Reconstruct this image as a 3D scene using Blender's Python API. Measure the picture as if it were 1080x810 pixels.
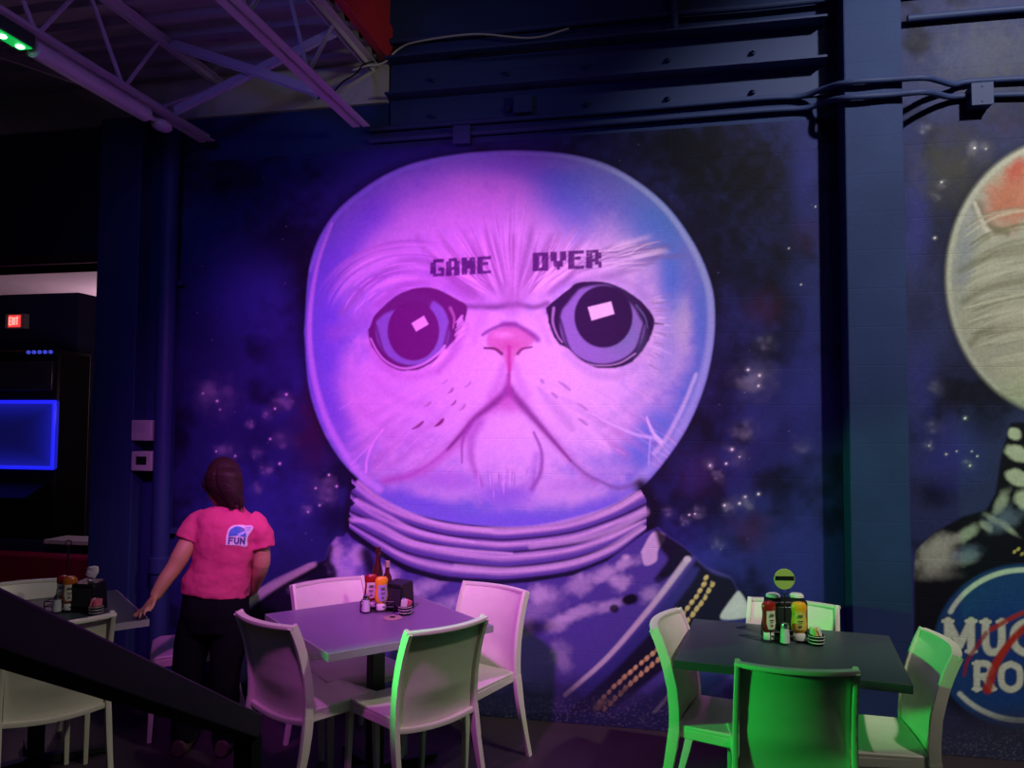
import bpy, bmesh, math, random
import numpy as np
from mathutils import Vector, Matrix

for o in list(bpy.data.objects): bpy.data.objects.remove(o)
S = bpy.context.scene
COL = S.collection
V3 = Vector

# ---------------------------------------------------------------- camera
F = 820.0; H = 1.72; D = 4.53
YAW = math.radians(11.7); PITCH = math.radians(2.86); ROLL = .006
EYE = V3((0, -D, H))
RH = V3((math.cos(YAW), math.sin(YAW), 0)); FH = V3((-math.sin(YAW), math.cos(YAW), 0)); UP = V3((0, 0, 1))
f_ = FH*math.cos(PITCH)+UP*math.sin(PITCH); u_ = UP*math.cos(PITCH)-FH*math.sin(PITCH)
r_ = RH*math.cos(ROLL)+u_*math.sin(ROLL); u_ = u_*math.cos(ROLL)-RH*math.sin(ROLL)
cd = bpy.data.cameras.new('camera'); cam = bpy.data.objects.new('camera', cd); COL.objects.link(cam)
cam.matrix_world = Matrix(((r_.x, u_.x, -f_.x, EYE.x), (r_.y, u_.y, -f_.y, EYE.y), (r_.z, u_.z, -f_.z, EYE.z), (0, 0, 0, 1)))
cd.sensor_width = 36; cd.lens = 36*F/1080; cd.clip_start = .05; cd.clip_end = 60
S.camera = cam

def ray(px, py): return (r_*(px-540)-u_*(py-405)+f_*F)
def on_y(px, py, y=0.):
    d = ray(px, py); return EYE+d*((y-EYE.y)/d.y)
def on_z(px, py, z=0.):
    d = ray(px, py); return EYE+d*((z-EYE.z)/d.z)
def at(px, py, dep):
    d = ray(px, py); return EYE+d*(dep/d.dot(FH))
def LD(lat, dep, z=0.): return V3((EYE.x, EYE.y, z))+RH*lat+FH*dep

# ---------------------------------------------------------------- light
S.view_settings.view_transform = 'Standard'; S.view_settings.look = 'None'; S.view_settings.gamma = 1; S.view_settings.use_curve_mapping = False
S.view_settings.exposure = 0.0
wd = bpy.data.worlds.new('dim_room'); S.world = wd; wd.use_nodes = True
wd.node_tree.nodes['Background'].inputs[0].default_value = (.05, .045, .10, 1); wd.node_tree.nodes['Background'].inputs[1].default_value = .10

def lamp(name, kind, loc, aim, power, col, size=.3, spot=60, blend=.6, shape=None):
    l = bpy.data.lights.new(name, kind); l.energy = power; l.color = col
    if kind == 'AREA': l.shape = 'DISK'; l.size = size
    else: l.shadow_soft_size = size
    if kind == 'SPOT': l.spot_size = math.radians(spot); l.spot_blend = blend
    o = bpy.data.objects.new(name, l); COL.objects.link(o); o.location = loc
    o.rotation_euler = (V3(aim)-V3(loc)).to_track_quat('-Z', 'Y').to_euler()
    return o
lamp('house_light', 'SPOT', (2.8, -3.2, 5.2), (1.5, 0, 2.5), 790, (1.0, .96, .80), .10, 58, .6)
lamp('seating_light', 'SPOT', (1.2, -2.6, 4.3), (-1.9, -1.4, .4), 180, (1.0, .95, .74), .10, 46, .5)
lamp('beam_light', 'SPOT', (3.3, -3.4, 3.2), (-1.25, -.3, 3.9), 150, (1.0, .93, .80), .28, 15, .8)
lamp('booth_fill', 'POINT', (-4.3, .42, 2.0), (0, 0, 0), 6, (1.0, .55, .75), .15)  # added unseen lamp that brightens the red bench in the opening
lamp('high_fill', 'POINT', (2.4, -5.0, 5.6), (0, 0, 0), 24, (1.0, .90, .82), .25)  # added unseen ambient fill, lifts the red fascia and joists a little
lamp('stage_spot_purple', 'SPOT', (-1.15, -2.9, 3.15), tuple(on_y(476, 462)), 540, (.92, .145, 1.0), .10, 75, 1.0)
lamp('ceiling_fill_purple', 'POINT', (-1.9, -2.6, 3.2), (0, 0, 0), 4.5, (.60, .25, 1.0), .10)  # added weak fill near the ceiling in place of purple bounce
lamp('wall_fill_blue', 'SPOT', (-2.2, -3.4, 3.4), (-1.7, 0, 2.4), 60, (.12, .11, 1.0), .3, 84, 1.0)  # added unseen wide lamp to deepen the blue of the left wall
lamp('game_light_green', 'SPOT', tuple(LD(-1.92, 2.62, 1.42)), tuple(LD(1.15, 3.2, .62)), 270, (.02, 1.0, .10), .10, 46, .25)
# ---------------------------------------------------------------- mural paint (numpy, procedural)
def smooth(a, b, x):
    t = np.clip((x-a)/(b-a), 0, 1)
    return t*t*(3-2*t)
def hash2(ix, iy, s):
    h = (ix.astype(np.int64)*374761393 + iy.astype(np.int64)*668265263 + s*974711) & 0xffffffff
    h = ((h ^ (h >> 13))*1274126177) & 0xffffffff
    return ((h ^ (h >> 16)) & 0xffff)/65535.0
def vnoise(x, y, s=0):
    ix = np.floor(x); iy = np.floor(y); fx = x-ix; fy = y-iy
    fx = fx*fx*(3-2*fx); fy = fy*fy*(3-2*fy)
    a = hash2(ix, iy, s); b = hash2(ix+1, iy, s); c = hash2(ix, iy+1, s); d = hash2(ix+1, iy+1, s)
    return (a*(1-fx)+b*fx)*(1-fy)+(c*(1-fx)+d*fx)*fy
def fbm(x, y, s=0, o=3):
    v = 0; a = .5; t = 0
    for k in range(o):
        v = v+a*vnoise(x*2**k, y*2**k, s+k*7); t += a; a *= .5
    return v/t
def curve(pts, n=8):
    """Catmull-Rom through pts"""
    P = np.array(pts, float)
    if len(P) < 3: n2 = 2; return P
    Q = np.vstack([2*P[0]-P[1], P, 2*P[-1]-P[-2]])
    out = []
    for i in range(1, len(Q)-2):
        for t in np.linspace(0, 1, n, endpoint=False):
            p0, p1, p2, p3 = Q[i-1], Q[i], Q[i+1], Q[i+2]
            out.append(.5*((2*p1)+(-p0+p2)*t+(2*p0-5*p1+4*p2-p3)*t*t+(-p0+3*p1-3*p2+p3)*t**3))
    out.append(P[-1])
    return np.array(out)

class Canvas:
    def __init__(s, U, V, base):
        s.U, s.V = U, V
        s.C = np.empty(U.shape+(3,)); s.C[:] = base
        s.I = np.zeros(U.shape, np.int32)
        s.u0, s.u1 = U.min(0), U.max(0); s.v0, s.v1 = V.min(1), V.max(1)
    def win(s, x0, y0, x1, y1):
        c = np.where((s.u1 >= x0) & (s.u0 <= x1))[0]; r = np.where((s.v1 >= y0) & (s.v0 <= y1))[0]
        if len(c) == 0 or len(r) == 0: return None
        return slice(r[0], r[-1]+1), slice(c[0], c[-1]+1)
    def mix(s, w, m, col):
        m = m[..., None]
        s.C[w] = s.C[w]*(1-m)+np.asarray(col, float)*m
    def blob(s, cx, cy, rx, ry, col, a=1., rot=0., soft=1., ragged=0., mask=None, idn=None):
        """soft ellipse; soft=1 full falloff, small = crisp"""
        R = max(rx, ry)*1.6+3
        w = s.win(cx-R, cy-R, cx+R, cy+R)
        if w is None: return
        x = s.U[w]-cx; y = s.V[w]-cy
        c, n = math.cos(rot), math.sin(rot)
        d = np.sqrt(((c*x+n*y)/rx)**2+((-n*x+c*y)/ry)**2)
        if ragged: d = d+ragged*(fbm(s.U[w]/9, s.V[w]/9, 5)-.5)*2
        m = 1-smooth(1-soft, 1+soft*.35+.02, d)
        if mask is not None: m = m*mask[w]
        s.mix(w, m*a, col)
        if idn is not None: s.I[w][m > .5] = idn
    def poly(s, pts, col, a=1., soft=1.2, ragged=0., sm=True, mask=None, idn=None, grow=0.):
        P = curve(list(pts)+[pts[0]], 6)[:-1] if sm else np.array(pts, float)
        w = s.win(P[:, 0].min()-soft*2-4, P[:, 1].min()-soft*2-4, P[:, 0].max()+soft*2+4, P[:, 1].max()+soft*2+4)
        if w is None: return
        d = s.sdf(P, w)-grow
        if ragged: d = d+ragged*(fbm(s.U[w]/5, s.V[w]/5, 11)-.5)*2
        m = 1-smooth(-soft, soft, d)
        if mask is not None: m = m*mask[w]
        s.mix(w, m*a, col)
        if idn is not None: s.I[w][m > .5] = idn
        return w, m
    def sdf(s, P, w):
        x = s.U[w]; y = s.V[w]
        best = np.full(x.shape, 1e9); ins = np.zeros(x.shape, bool)
        for i in range(len(P)):
            ax, ay = P[i]; bx, by = P[(i+1) % len(P)]
            dx, dy = bx-ax, by-ay; L = dx*dx+dy*dy
            if L < 1e-9: continue
            t = np.clip(((x-ax)*dx+(y-ay)*dy)/L, 0, 1)
            best = np.minimum(best, (x-ax-t*dx)**2+(y-ay-t*dy)**2)
            c = (ay > y) != (by > y)
            if dy: ins ^= c & (x < dx*(y-ay)/dy+ax)
        d = np.sqrt(best)
        return np.where(ins, -d, d)
    def stroke(s, pts, w0, w1, col, a=1., soft=.6, taper=False, sm=True, mask=None, idn=None, n=7, fade=False):
        P = curve(pts, n) if sm else np.array(pts, float)
        R = max(w0, w1)*1.8+3
        w = s.win(P[:, 0].min()-R, P[:, 1].min()-R, P[:, 0].max()+R, P[:, 1].max()+R)
        if w is None: return
        x = s.U[w]; y = s.V[w]
        seg = np.sqrt(((P[1:]-P[:-1])**2).sum(1)); tot = max(seg.sum(), 1e-6); acc = np.concatenate([[0], np.cumsum(seg)])/tot
        best = np.full(x.shape, 1e9); qq = np.zeros(x.shape)
        for i in range(len(P)-1):
            ax, ay = P[i]; dx, dy = P[i+1]-P[i]; L = dx*dx+dy*dy+1e-9
            t = np.clip(((x-ax)*dx+(y-ay)*dy)/L, 0, 1)
            q = acc[i]+t*(acc[i+1]-acc[i])
            h = (w0+(w1-w0)*q)
            if taper: h = h*np.sqrt(np.clip(4*q*(1-q), .02, 1))
            d = np.sqrt((x-ax-t*dx)**2+(y-ay-t*dy)**2)/np.maximum(h, .05)
            k = d < best
            best = np.where(k, d, best); qq = np.where(k, q, qq)
        m = 1-smooth(1-soft, 1+soft, best)
        if fade: m = m*smooth(0, .35, qq)*smooth(1.0, .72, qq)
        if mask is not None: m = m*mask[w]
        s.mix(w, m*a, col)
        if idn is not None: s.I[w][m > .5] = idn
    def maskpoly(s, pts, soft=1.2, sm=True):
        P = curve(list(pts)+[pts[0]], 6)[:-1] if sm else np.array(pts, float)
        return 1-smooth(-soft, soft, s.sdf(P, (slice(None), slice(None))))

NAVY = (.020, .024, .135); INK = (.006, .006, .014); GREY = (.62, .60, .66)
LETTER = {'G': ["01111", "11000", "11000", "11011", "11001", "01111"], 'A': ["01110", "11011", "11011", "11111", "11011", "11011"],
          'M': ["11011", "11111", "11111", "11111", "11011", "11011"], 'E': ["11111", "11000", "11110", "11000", "11000", "11111"],
          'O': ["11111", "11011", "11011", "11011", "11011", "11111"], 'V': ["11011", "11011", "11011", "01110", "01110", "00100"],
          'R': ["11110", "11011", "11011", "11110", "11011", "11001"]}

def space(cv, stars, haze, dark, red, blue):
    rnd = random.Random(4)
    n = fbm(cv.U/46, cv.V/46, 3, 4)
    cv.mix((slice(None), slice(None)), .85*smooth(.48, .72, n), (.006, .007, .022))
    cv.mix((slice(None), slice(None)), .5*smooth(.55, .8, fbm(cv.U/60, cv.V/60, 21, 3)), (.03, .04, .21))
    for x, y, rx, ry, a in dark: cv.blob(x, y, rx, ry, (.004, .004, .012), a, ragged=.35)
    for x, y, rx, ry, a in blue: cv.blob(x, y, rx, ry, (.035, .04, .30), a, ragged=.3)
    for x, y, rx, ry, a in red: cv.blob(x, y, rx, ry, (.07, .010, .022), a*.7, ragged=.4)
    for x, y, r, a in haze:
        cv.blob(x, y, r, r*.9, (.16, .16, .26), a*.45, ragged=.5)
        for k in range(4):
            cv.blob(x+rnd.uniform(-.5, .5)*r, y+rnd.uniform(-.5, .5)*r, r*rnd.uniform(.2, .45), r*rnd.uniform(.2, .4), (.28, .28, .40), a*.42, ragged=.5)
    for x, y, r in stars:
        cv.blob(x, y, r*2.2, r*2.0, (.35, .35, .45), .35)
        cv.blob(x, y, r*.85, r*.85, (.9, .9, .95), 1, soft=.5)
    for k in range(90):   # overspray specks
        x = rnd.uniform(185, 865); y = rnd.uniform(140, 600)
        cv.blob(x, y, .7, .7, (.5, .5, .6), rnd.uniform(.1, .45), soft=.6)

def paint_main(U, V):
    cv = Canvas(U, V, NAVY)
    rnd = random.Random(11)
    stars = [(214, 415, 1.3), (229, 423, 1.6), (232, 432, 1), (302, 416, 1.4), (290, 431, 1.2), (285, 463, 1.2), (228, 476, 1.1), (239, 486, 1.2), (248, 481, 1.2), (295, 489, 1.4),
             (347, 501, 1.2), (333, 515, 1.1), (355, 513, 1.2), (337, 533, 1.1), (325, 540, 1), (789, 390, 1.8), (801, 396, 2), (800, 407, 1.6), (772, 474, 2), (766, 489, 1.5), (780, 482, 1),
             (749, 491, 1.5), (800, 521, 1.6), (786, 524, 1.4), (780, 531, 1.6), (764, 533, 1.6), (733, 542, 1.1), (727, 543, 1.1), (845, 300, .9), (832, 262, .9), (860, 218, .8)]
    haze = [(230, 420, 26, .55), (222, 410, 12, .4), (298, 425, 14, .6), (281, 438, 7, .8), (263, 447, 6, .9), (300, 464, 14, .3), (240, 481, 18, .5), (270, 478, 9, .4), (280, 495, 9, .6), (270, 514, 9, .35),
            (340, 515, 18, .45), (323, 539, 8, .5), (345, 527, 12, .4), (798, 400, 26, .55), (806, 362, 13, .35), (787, 455, 18, .5), (775, 480, 18, .3), (758, 503, 9, .5), (748, 490, 8, .5), (768, 533, 10, .6),
            (785, 530, 12, .5), (722, 549, 8, .6), (735, 540, 10, .5), (705, 541, 9, .4), (757, 572, 12, .3), (845, 470, 14, .25), (775, 455, 10, .3)]
    dark = [(720, 160, 130, 55, .9), (790, 190, 75, 62, .92), (745, 245, 55, 70, .85), (785, 290, 70, 50, .8), (763, 400, 25, 70, .7), (820, 240, 40, 50, .5), (300, 250, 60, 55, .8), (318, 300, 22, 90, .6), (240, 200, 60, 40, .4),
            (330, 460, 35, 60, .55), (275, 470, 30, 30, .5), (352, 545, 26, 26, .8), (830, 510, 26, 22, .75), (740, 455, 40, 40, .55), (700, 500, 36, 40, .7), (215, 330, 40, 60, .35), (400, 155, 90, 18, .5)]
    red = [(330, 460, 26, 40, .5), (807, 327, 26, 22, .5), (791, 560, 24, 22, .55), (740, 500, 34, 26, .35), (850, 250, 18, 20, .25), (330, 430, 18, 30, .4)]
    blue = [(250, 310, 60, 50, .6), (270, 530, 70, 60, .6), (300, 380, 40, 60, .35), (420, 160, 90, 20, .5), (850, 400, 26, 120, .4), (845, 600, 40, 100, .5), (740, 590, 60, 40, .6), (230, 580, 60, 60, .4), (850, 190, 18, 60, .5)]
    space(cv, stars, haze, dark, red, blue)

    # ---- helmet
    HP = [(321, 350), (327, 280), (345, 236), (375, 205), (420, 178), (475, 164), (540, 159), (600, 163), (650, 178), (698, 212), (732, 257), (750, 300), (754, 335), (751, 372), (742, 410), (725, 450), (702, 485),
          (676, 514), (640, 536), (590, 552), (540, 556), (480, 551), (428, 539), (395, 520), (362, 488), (340, 452), (326, 408)]
    cv.poly(HP, INK, .75, 9, grow=4)
    cv.poly(HP, (.17, .21, .62), 1, 1.6, idn=1)
    hm = cv.maskpoly(HP, 1.5)
    # pale fur areas
    FUR = (.68, .58, .74)
    def fur(cx, cy, rx, ry, a=.9, col=FUR, rot=0, soft=.8, rg=.18): cv.blob(cx, cy, rx, ry, col, a, rot, soft, rg, hm)
    fur(540, 385, 165, 125, .95); fur(535, 250, 95, 85, .85); fur(440, 255, 85, 75, .75); fur(470, 420, 118, 95, .85); fur(610, 430, 100, 90, .8); fur(640, 275, 72, 48, .85); fur(690, 350, 42, 58, .7)
    fur(700, 380, 30, 40, .5, (.55, .55, .7)); fur(480, 210, 75, 40, .65); fur(520, 180, 60, 18, .5, (.5, .48, .72)); fur(716, 340, 14, 36, .75, (.5, .52, .62)); fur(430, 490, 70, 28, .5); fur(535, 470, 60, 60, .7)
    fur(400, 300, 60, 60, .6); fur(390, 420, 48, 70, .8); fur(575, 518, 80, 22, .7); fur(480, 515, 60, 16, .5)
    # blue glass areas over it
    BL = (.07, .21, .62)
    for x, y, rx, ry, a, r in [(596, 205, 42, 34, .75, .5), (575, 180, 40, 16, .5, .1), (612, 240, 26, 26, .35, .9), (690, 240, 42, 40, .8, .8), (708, 292, 17, 52, .85, 0), (704, 370, 14, 40, .4, .1), (740, 340, 12, 70, .6, 0), (690, 455, 26, 34, .85, .7), (672, 480, 24, 18, .6, .5),
                               (725, 415, 16, 40, .55, .4), (640, 485, 26, 12, .25, -.2)]:
        cv.blob(x, y, rx, ry, BL, a, r, .9, .2, hm)
    for x, y, rx, ry, a, r in [(345, 345, 20, 100, .85, 0), (362, 265, 22, 62, .75, .6), (356, 440, 16, 56, .7, -.45), (395, 225, 34, 24, .6, -.6), (430, 195, 50, 18, .4, -.4), (540, 550, 120, 12, .85, 0), (450, 534, 56, 10, .7, .3), (628, 535, 46, 10, .7, -.35), (533, 524, 34, 12, .5, 0), (480, 508, 50, 12, .4, .1), (385, 310, 20, 40, .3, .5)]:
        cv.blob(x, y, rx, ry, (.17, .16, .66), a, r, .9, .2, hm)
    # glass rim
    cv.stroke([(327, 285), (346, 240), (376, 209), (421, 181), (476, 167), (540, 162)], 2.2, 1.6, (.30, .38, .80), .7, .8, mask=hm)
    cv.stroke([(350, 236), (336, 275), (328, 320), (327, 365), (334, 410), (350, 455), (378, 498), (400, 516)], 1.5, 4, (.60, .50, .85), .75, .8, mask=hm)
    cv.stroke([(540, 162), (600, 166), (650, 182), (697, 216), (728, 258), (746, 300), (750, 335), (747, 372), (737, 410), (720, 449), (697, 482), (672, 508)], 1.5, 5, (.42, .52, .80), .6, .9, mask=hm)
    cv.stroke([(734, 395), (722, 425), (704, 460), (690, 478)], 2, 2.5, (.6, .66, .85), .7, .8, mask=hm)
    # broad fur shading (airbrushed grey)
    def sh(pts, w0, w1, col=(.30, .20, .38), a=.5, soft=1.): cv.stroke(pts, w0, w1, col, a, soft, mask=hm)
    sh([(352, 352), (385, 335), (412, 312), (450, 296)], 9, 7, (.36, .24, .55), .45)
    sh([(360, 330), (390, 300), (430, 275), (470, 285), (500, 312), (525, 322)], 3, 5, a=.4)
    sh([(440, 250), (462, 285), (495, 312)], 3, 6, a=.35); sh([(605, 300), (640, 292), (680, 280), (700, 262)], 3, 2, (.2, .16, .34), .3)
    sh([(540, 250), (541, 285), (540, 322)], 4, 8, (.34, .17, .36), .55); sh([(500, 255), (515, 290), (532, 318)], 3, 5, a=.35); sh([(580, 250), (565, 290), (548, 318)], 3, 4, a=.35)
    sh([(585, 330), (600, 318), (612, 302)], 3, 4, a=.3); sh([(600, 372), (625, 395), (650, 398)], 5, 3, (.42, .34, .52), .3); sh([(488, 345), (478, 372), (462, 392)], 6, 3, (.42, .2, .45), .6)
    sh([(492, 323), (522, 324), (544, 321), (563, 324), (577, 320)], 3, 3, (.14, .05, .18), .75)
    for k in range(40):   # soft locks running down into the brow
        t = -1+2*(k+.5)/40+rnd.uniform(-.05, .05); x0 = 540+t*104; y0 = 232+abs(t)*22+rnd.uniform(-22, 14)
        cv.stroke([(x0, y0), (540+t*74, y0+(318-y0)*.42), (540+t*(44+rnd.uniform(-5, 5)), y0+(318-y0)*.74), (540+t*25, 320)], rnd.uniform(1.4, 3.2), rnd.uniform(1.6, 3), [(.24, .12, .30), (.84, .74, .88), (.34, .20, .40), (.80, .70, .84)][k % 4], rnd.uniform(.35, .7), 1., mask=hm, n=6, fade=True)
    for x0, y0, x1, y1, x2, y2 in ((496, 252, 506, 286, 526, 316), (514, 250, 522, 284, 533, 316), (566, 250, 560, 284, 548, 316), (586, 256, 574, 288, 554, 318), (452, 262, 478, 296, 512, 319), (622, 262, 598, 294, 566, 319)):
        cv.stroke([(x0, y0), (x1, y1), (x2, y2)], 2.0, 3.4, (.26, .12, .30), .55, 1., mask=hm, n=7, fade=True)
    for k in range(16):   # soft locks arching over the left eye
        o = rnd.uniform(0, 46); col = rnd.choice([(.36, .24, .52), (.82, .70, .90), (.30, .18, .5)]); a0 = rnd.uniform(-3.0, -2.2)
        cv.stroke([(434+(54+o*1.25)*math.cos(a), 352+(47+o*1.1)*math.sin(a)) for a in np.linspace(a0, a0+rnd.uniform(.9, 1.7), 6)], 1.6, 3.2, col, rnd.uniform(.25, .5), 1., mask=hm, n=5, fade=True)
    for k in range(20):   # soft dark locks off the right brow
        t = rnd.random(); x0 = 606+t*62; y0 = 294-t*12-8*math.sin(t*3)-rnd.uniform(0, 10); an = -.80+t*.55+rnd.uniform(-.12, .12); L = rnd.uniform(34, 74)
        cv.stroke([(x0, y0), (x0+L*.5*math.cos(an), y0+L*.5*math.sin(an)+2), (x0+L*math.cos(an*.8), y0+L*math.sin(an*.8)+4)], 1.4, 3.0, rnd.choice([(.14, .12, .30), (.2, .16, .36), (.76, .72, .82)]), rnd.uniform(.35, .7), 1., mask=hm, n=5, fade=True)
    for k in range(44):   # cheek fur, broad and soft
        s = rnd.choice([-1, 1]); x0 = 540+s*rnd.uniform(60, 150); y0 = rnd.uniform(405, 480); an = .62 if s > 0 else math.pi-.6; an += rnd.uniform(-.15, .15); L = rnd.uniform(24, 60)
        cv.stroke([(x0, y0), (x0+L*.5*math.cos(an), y0+L*.5*math.sin(an)), (x0+L*math.cos(an), y0+L*math.sin(an)+3)], 2, 4, rnd.choice([(.45, .28, .55), (.40, .24, .52), (.82, .72, .88)]), rnd.uniform(.14, .34), 1., mask=hm, n=4, fade=True)
    # fur hair lines: fan on the forehead
    for k in range(64):
        t = rnd.uniform(-1, 1)
        x0 = 540+t*112+rnd.uniform(-5, 5); y0 = 185+abs(t)*60+rnd.uniform(-8, 30)
        xe = 540+t*22; ye = 316+rnd.uniform(-16, 3)
        mx = 540+t*58; my = y0+(ye-y0)*.62
        q = rnd.uniform(.0, .5)
        p1 = (x0+(mx-x0)*q, y0+(my-y0)*q)
        col = rnd.choice([(.30, .16, .36), (.38, .22, .44), (.86, .76, .9), (.86, .76, .9)])
        cv.stroke([p1, (mx, my), (xe, ye)], .8, 1.1, col, rnd.uniform(.25, .6), .8, True, mask=hm, n=5, fade=True)
    for k in range(46):   # arcs over the left eye
        o = rnd.uniform(0, 44); a0 = rnd.uniform(-2.9, -1.7); a1 = a0+rnd.uniform(.3, .9)
        pp = [(434+(52+o*1.3)*math.cos(a), 350+(46+o*1.15)*math.sin(a)) for a in np.linspace(a0, min(a1, -.7), 4)]
        cv.stroke(pp, .9, .9, rnd.choice([(.34, .2, .5), (.86, .72, .92), (.8, .66, .95)]), rnd.uniform(.2, .5), .8, True, mask=hm, n=4, fade=True)
    for k in range(44):   # right brow, streaks running out to the side
        t = rnd.random(); x0 = 602+t*60+rnd.uniform(-5, 5); y0 = 297-math.sin(t*2.4)*8-rnd.uniform(2, 22)
        L = rnd.uniform(25, 62); an = rnd.uniform(-.75, -.2)
        cv.stroke([(x0, y0), (x0+L*.5*math.cos(an), y0+L*.5*math.sin(an)+2), (x0+L*math.cos(an*.8), y0+L*math.sin(an*.8)+5)], .9, .7, rnd.choice([(.2, .15, .32), (.26, .2, .4), (.78, .74, .84), (.8, .76, .86)]), rnd.uniform(.3, .65), .8, True, mask=hm, n=4, fade=True)
    for k in range(36):   # fur fringe right of the right eye
        y0 = rnd.uniform(310, 395); x0 = 690-abs(y0-342)*.3+rnd.uniform(-3, 6); an = (y0-335)/95+rnd.uniform(-.2, .2); L = rnd.uniform(8, 26)
        cv.stroke([(x0, y0), (x0+L*math.cos(an), y0+L*math.sin(an))], .8, .6, rnd.choice([(.3, .28, .42), (.76, .75, .82), (.7, .7, .8)]), rnd.uniform(.25, .6), .8, sm=False, mask=hm, fade=True)
    for k in range(90):   # cheeks
        s = rnd.choice([-1, 1]); x0 = 540+s*rnd.uniform(45, 170); y0 = rnd.uniform(400, 490); an = (math.pi-.55 if s < 0 else .62)+rnd.uniform(-.25, .25); L = rnd.uniform(12, 42)
        if s < 0: an = math.pi-.6+rnd.uniform(-.2, .2)
        cv.stroke([(x0, y0), (x0+L*math.cos(an), y0+L*math.sin(an)*(1 if s > 0 else 1))], .8, .7, rnd.choice([(.42, .25, .5), (.85, .75, .9), (.85, .75, .9)]), rnd.uniform(.1, .32), .8, sm=False, mask=hm, fade=True)
    # modelling of the face
    sh([(541, 262), (542, 290), (542, 318)], 9, 11, (.40, .24, .46), .45); sh([(466, 282), (484, 302), (505, 318)], 4, 5, (.38, .22, .44), .4); sh([(604, 312), (590, 322), (578, 326)], 4, 5, (.34, .2, .42), .4)
    sh([(640, 292), (668, 280), (700, 268)], 5, 3, (.22, .19, .42), .4); sh([(400, 320), (428, 300), (462, 298), (490, 314)], 4, 5, (.36, .2, .46), .45); sh([(600, 300), (635, 291), (665, 299), (688, 318)], 3.5, 3.5, (.36, .3, .5), .45)
    sh([(508, 332), (503, 345), (500, 360)], 5, 3, (.52, .32, .55), .4); sh([(568, 334), (574, 348), (580, 362)], 4, 3, (.52, .34, .56), .35)
    sh([(531, 386), (527, 400), (519, 418)], 4, 6, (.44, .18, .46), .5); sh([(543, 386), (547, 400), (555, 416)], 4, 5, (.46, .22, .5), .45)
    sh([(392, 366), (408, 388), (432, 398), (458, 392)], 5, 4, (.5, .26, .52), .45); sh([(598, 374), (622, 392), (655, 395), (684, 372)], 4, 4, (.46, .38, .56), .4)
    sh([(395, 400), (420, 420), (455, 432)], 4, 5, (.50, .30, .60), .3); sh([(380, 430), (410, 455), (440, 470)], 4, 5, (.50, .30, .62), .3); sh([(690, 400), (660, 430), (630, 450)], 4, 5, (.40, .38, .62), .3)
    cv.blob(536, 428, 26, 12, (.48, .16, .44), .55, 0, .9, .2, hm); cv.blob(470, 505, 46, 12, (.40, .24, .62), .5, .1, .9, .3, hm); cv.blob(600, 512, 40, 10, (.36, .26, .6), .45, -.1, .9, .3, hm)
    cv.blob(545, 171, 120, 15, (.26, .28, .66), .75, 0, .9, .25, hm); cv.blob(450, 205, 40, 26, (.34, .30, .66), .4, -.4, .9, .3, hm)
    # mouth, chin
    M = (.20, .03, .22)
    sh([(536, 412), (520, 428), (500, 443), (486, 462), (460, 486), (436, 500), (405, 507)], 7, 4, (.42, .14, .44), .6)
    cv.stroke([(536, 412), (520, 426), (501, 441), (488, 456), (472, 474)], 4.2, 1.6, M, .85, .9, mask=hm)
    sh([(537, 412), (560, 437), (589, 470), (613, 497), (628, 508)], 6, 4, (.36, .17, .46), .5)
    cv.stroke([(537, 412), (548, 424), (562, 440), (589, 471), (602, 486)], 4.4, 1.5, M, .85, .9, mask=hm)
    cv.stroke([(602, 486), (618, 500), (634, 508), (654, 515), (674, 508)], 1.6, 2.2, (.2, .14, .34), .7, .9, mask=hm)
    cv.stroke([(472, 474), (452, 490), (430, 502), (404, 508)], 1.4, 1.6, (.4, .14, .5), .6, .9, mask=hm)
    cv.stroke([(536, 425), (537, 418)], 7, 4, (.45, .10, .40), .5, 1, sm=False, mask=hm)
    cv.stroke([(497, 447), (488, 464), (487, 488)], 2.6, 1.0, (.3, .08, .36), .75, .9, mask=hm)
    cv.stroke([(506, 446), (497, 464), (498, 488), (508, 512)], 5.2, 2.2, (.38, .18, .48), .75, 1, mask=hm)
    cv.stroke([(563, 456), (571, 476), (570, 498), (561, 516)], 1.4, 2.8, (.26, .10, .38), .85, .9, mask=hm)
    sh([(566, 480), (560, 505), (545, 520)], 4, 4, (.30, .2, .56), .5)
    cv.blob(533, 522, 34, 16, (.24, .18, .62), .7, 0, .9, .3, hm)
    for k in range(26):
        x = rnd.uniform(500, 566); y = rnd.uniform(488, 505); L = rnd.uniform(12, 30)
        cv.stroke([(x, y), (x+(533-x)*.12, y+L)], .9, .6, rnd.choice([(.30, .18, .56), (.28, .16, .5), (.26, .16, .5), (.72, .6, .88)]), rnd.uniform(.3, .6), 1., sm=False, mask=hm, fade=True)
    # whisker marks
    for x0, y0, x1, y1, w, a in [(434, 453, 447, 444, 1.6, .9), (458, 450, 468, 441.5, 1.9, 1), (484, 433, 491, 426, 1.3, .5), (447, 429, 455, 423, 1.5, .4), (475, 428, 481, 422, 1.3, .7), (472, 415, 478, 409, 1.5, .6), (489, 409, 497, 402, 1.3, .4), (465, 405, 472, 400, 1.2, .3)]:
        cv.stroke([(x0, y0), ((x0+x1)/2+.6, (y0+y1)/2+.8), (x1, y1)], w*.6, w*1.2, (.22, .02, .16), a, .8, True, mask=hm)
    for x0, y0, x1, y1, w, a in [(570, 400, 573, 404, 2, .6), (588, 402, 602, 412, 1.8, .6), (581, 414, 588, 420, 1.9, .6), (608, 425, 620, 433, 1.5, .5), (609, 441, 620, 449, 1.8, .6), (567, 408, 606, 455, 6, .3), (590, 418, 640, 450, 5, .18)]:
        cv.stroke([(x0, y0), ((x0+x1)/2, (y0+y1)/2-.6), (x1, y1)], w*.6, w*1.1, (.24, .12, .32), a, .9, True, mask=hm)
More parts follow.
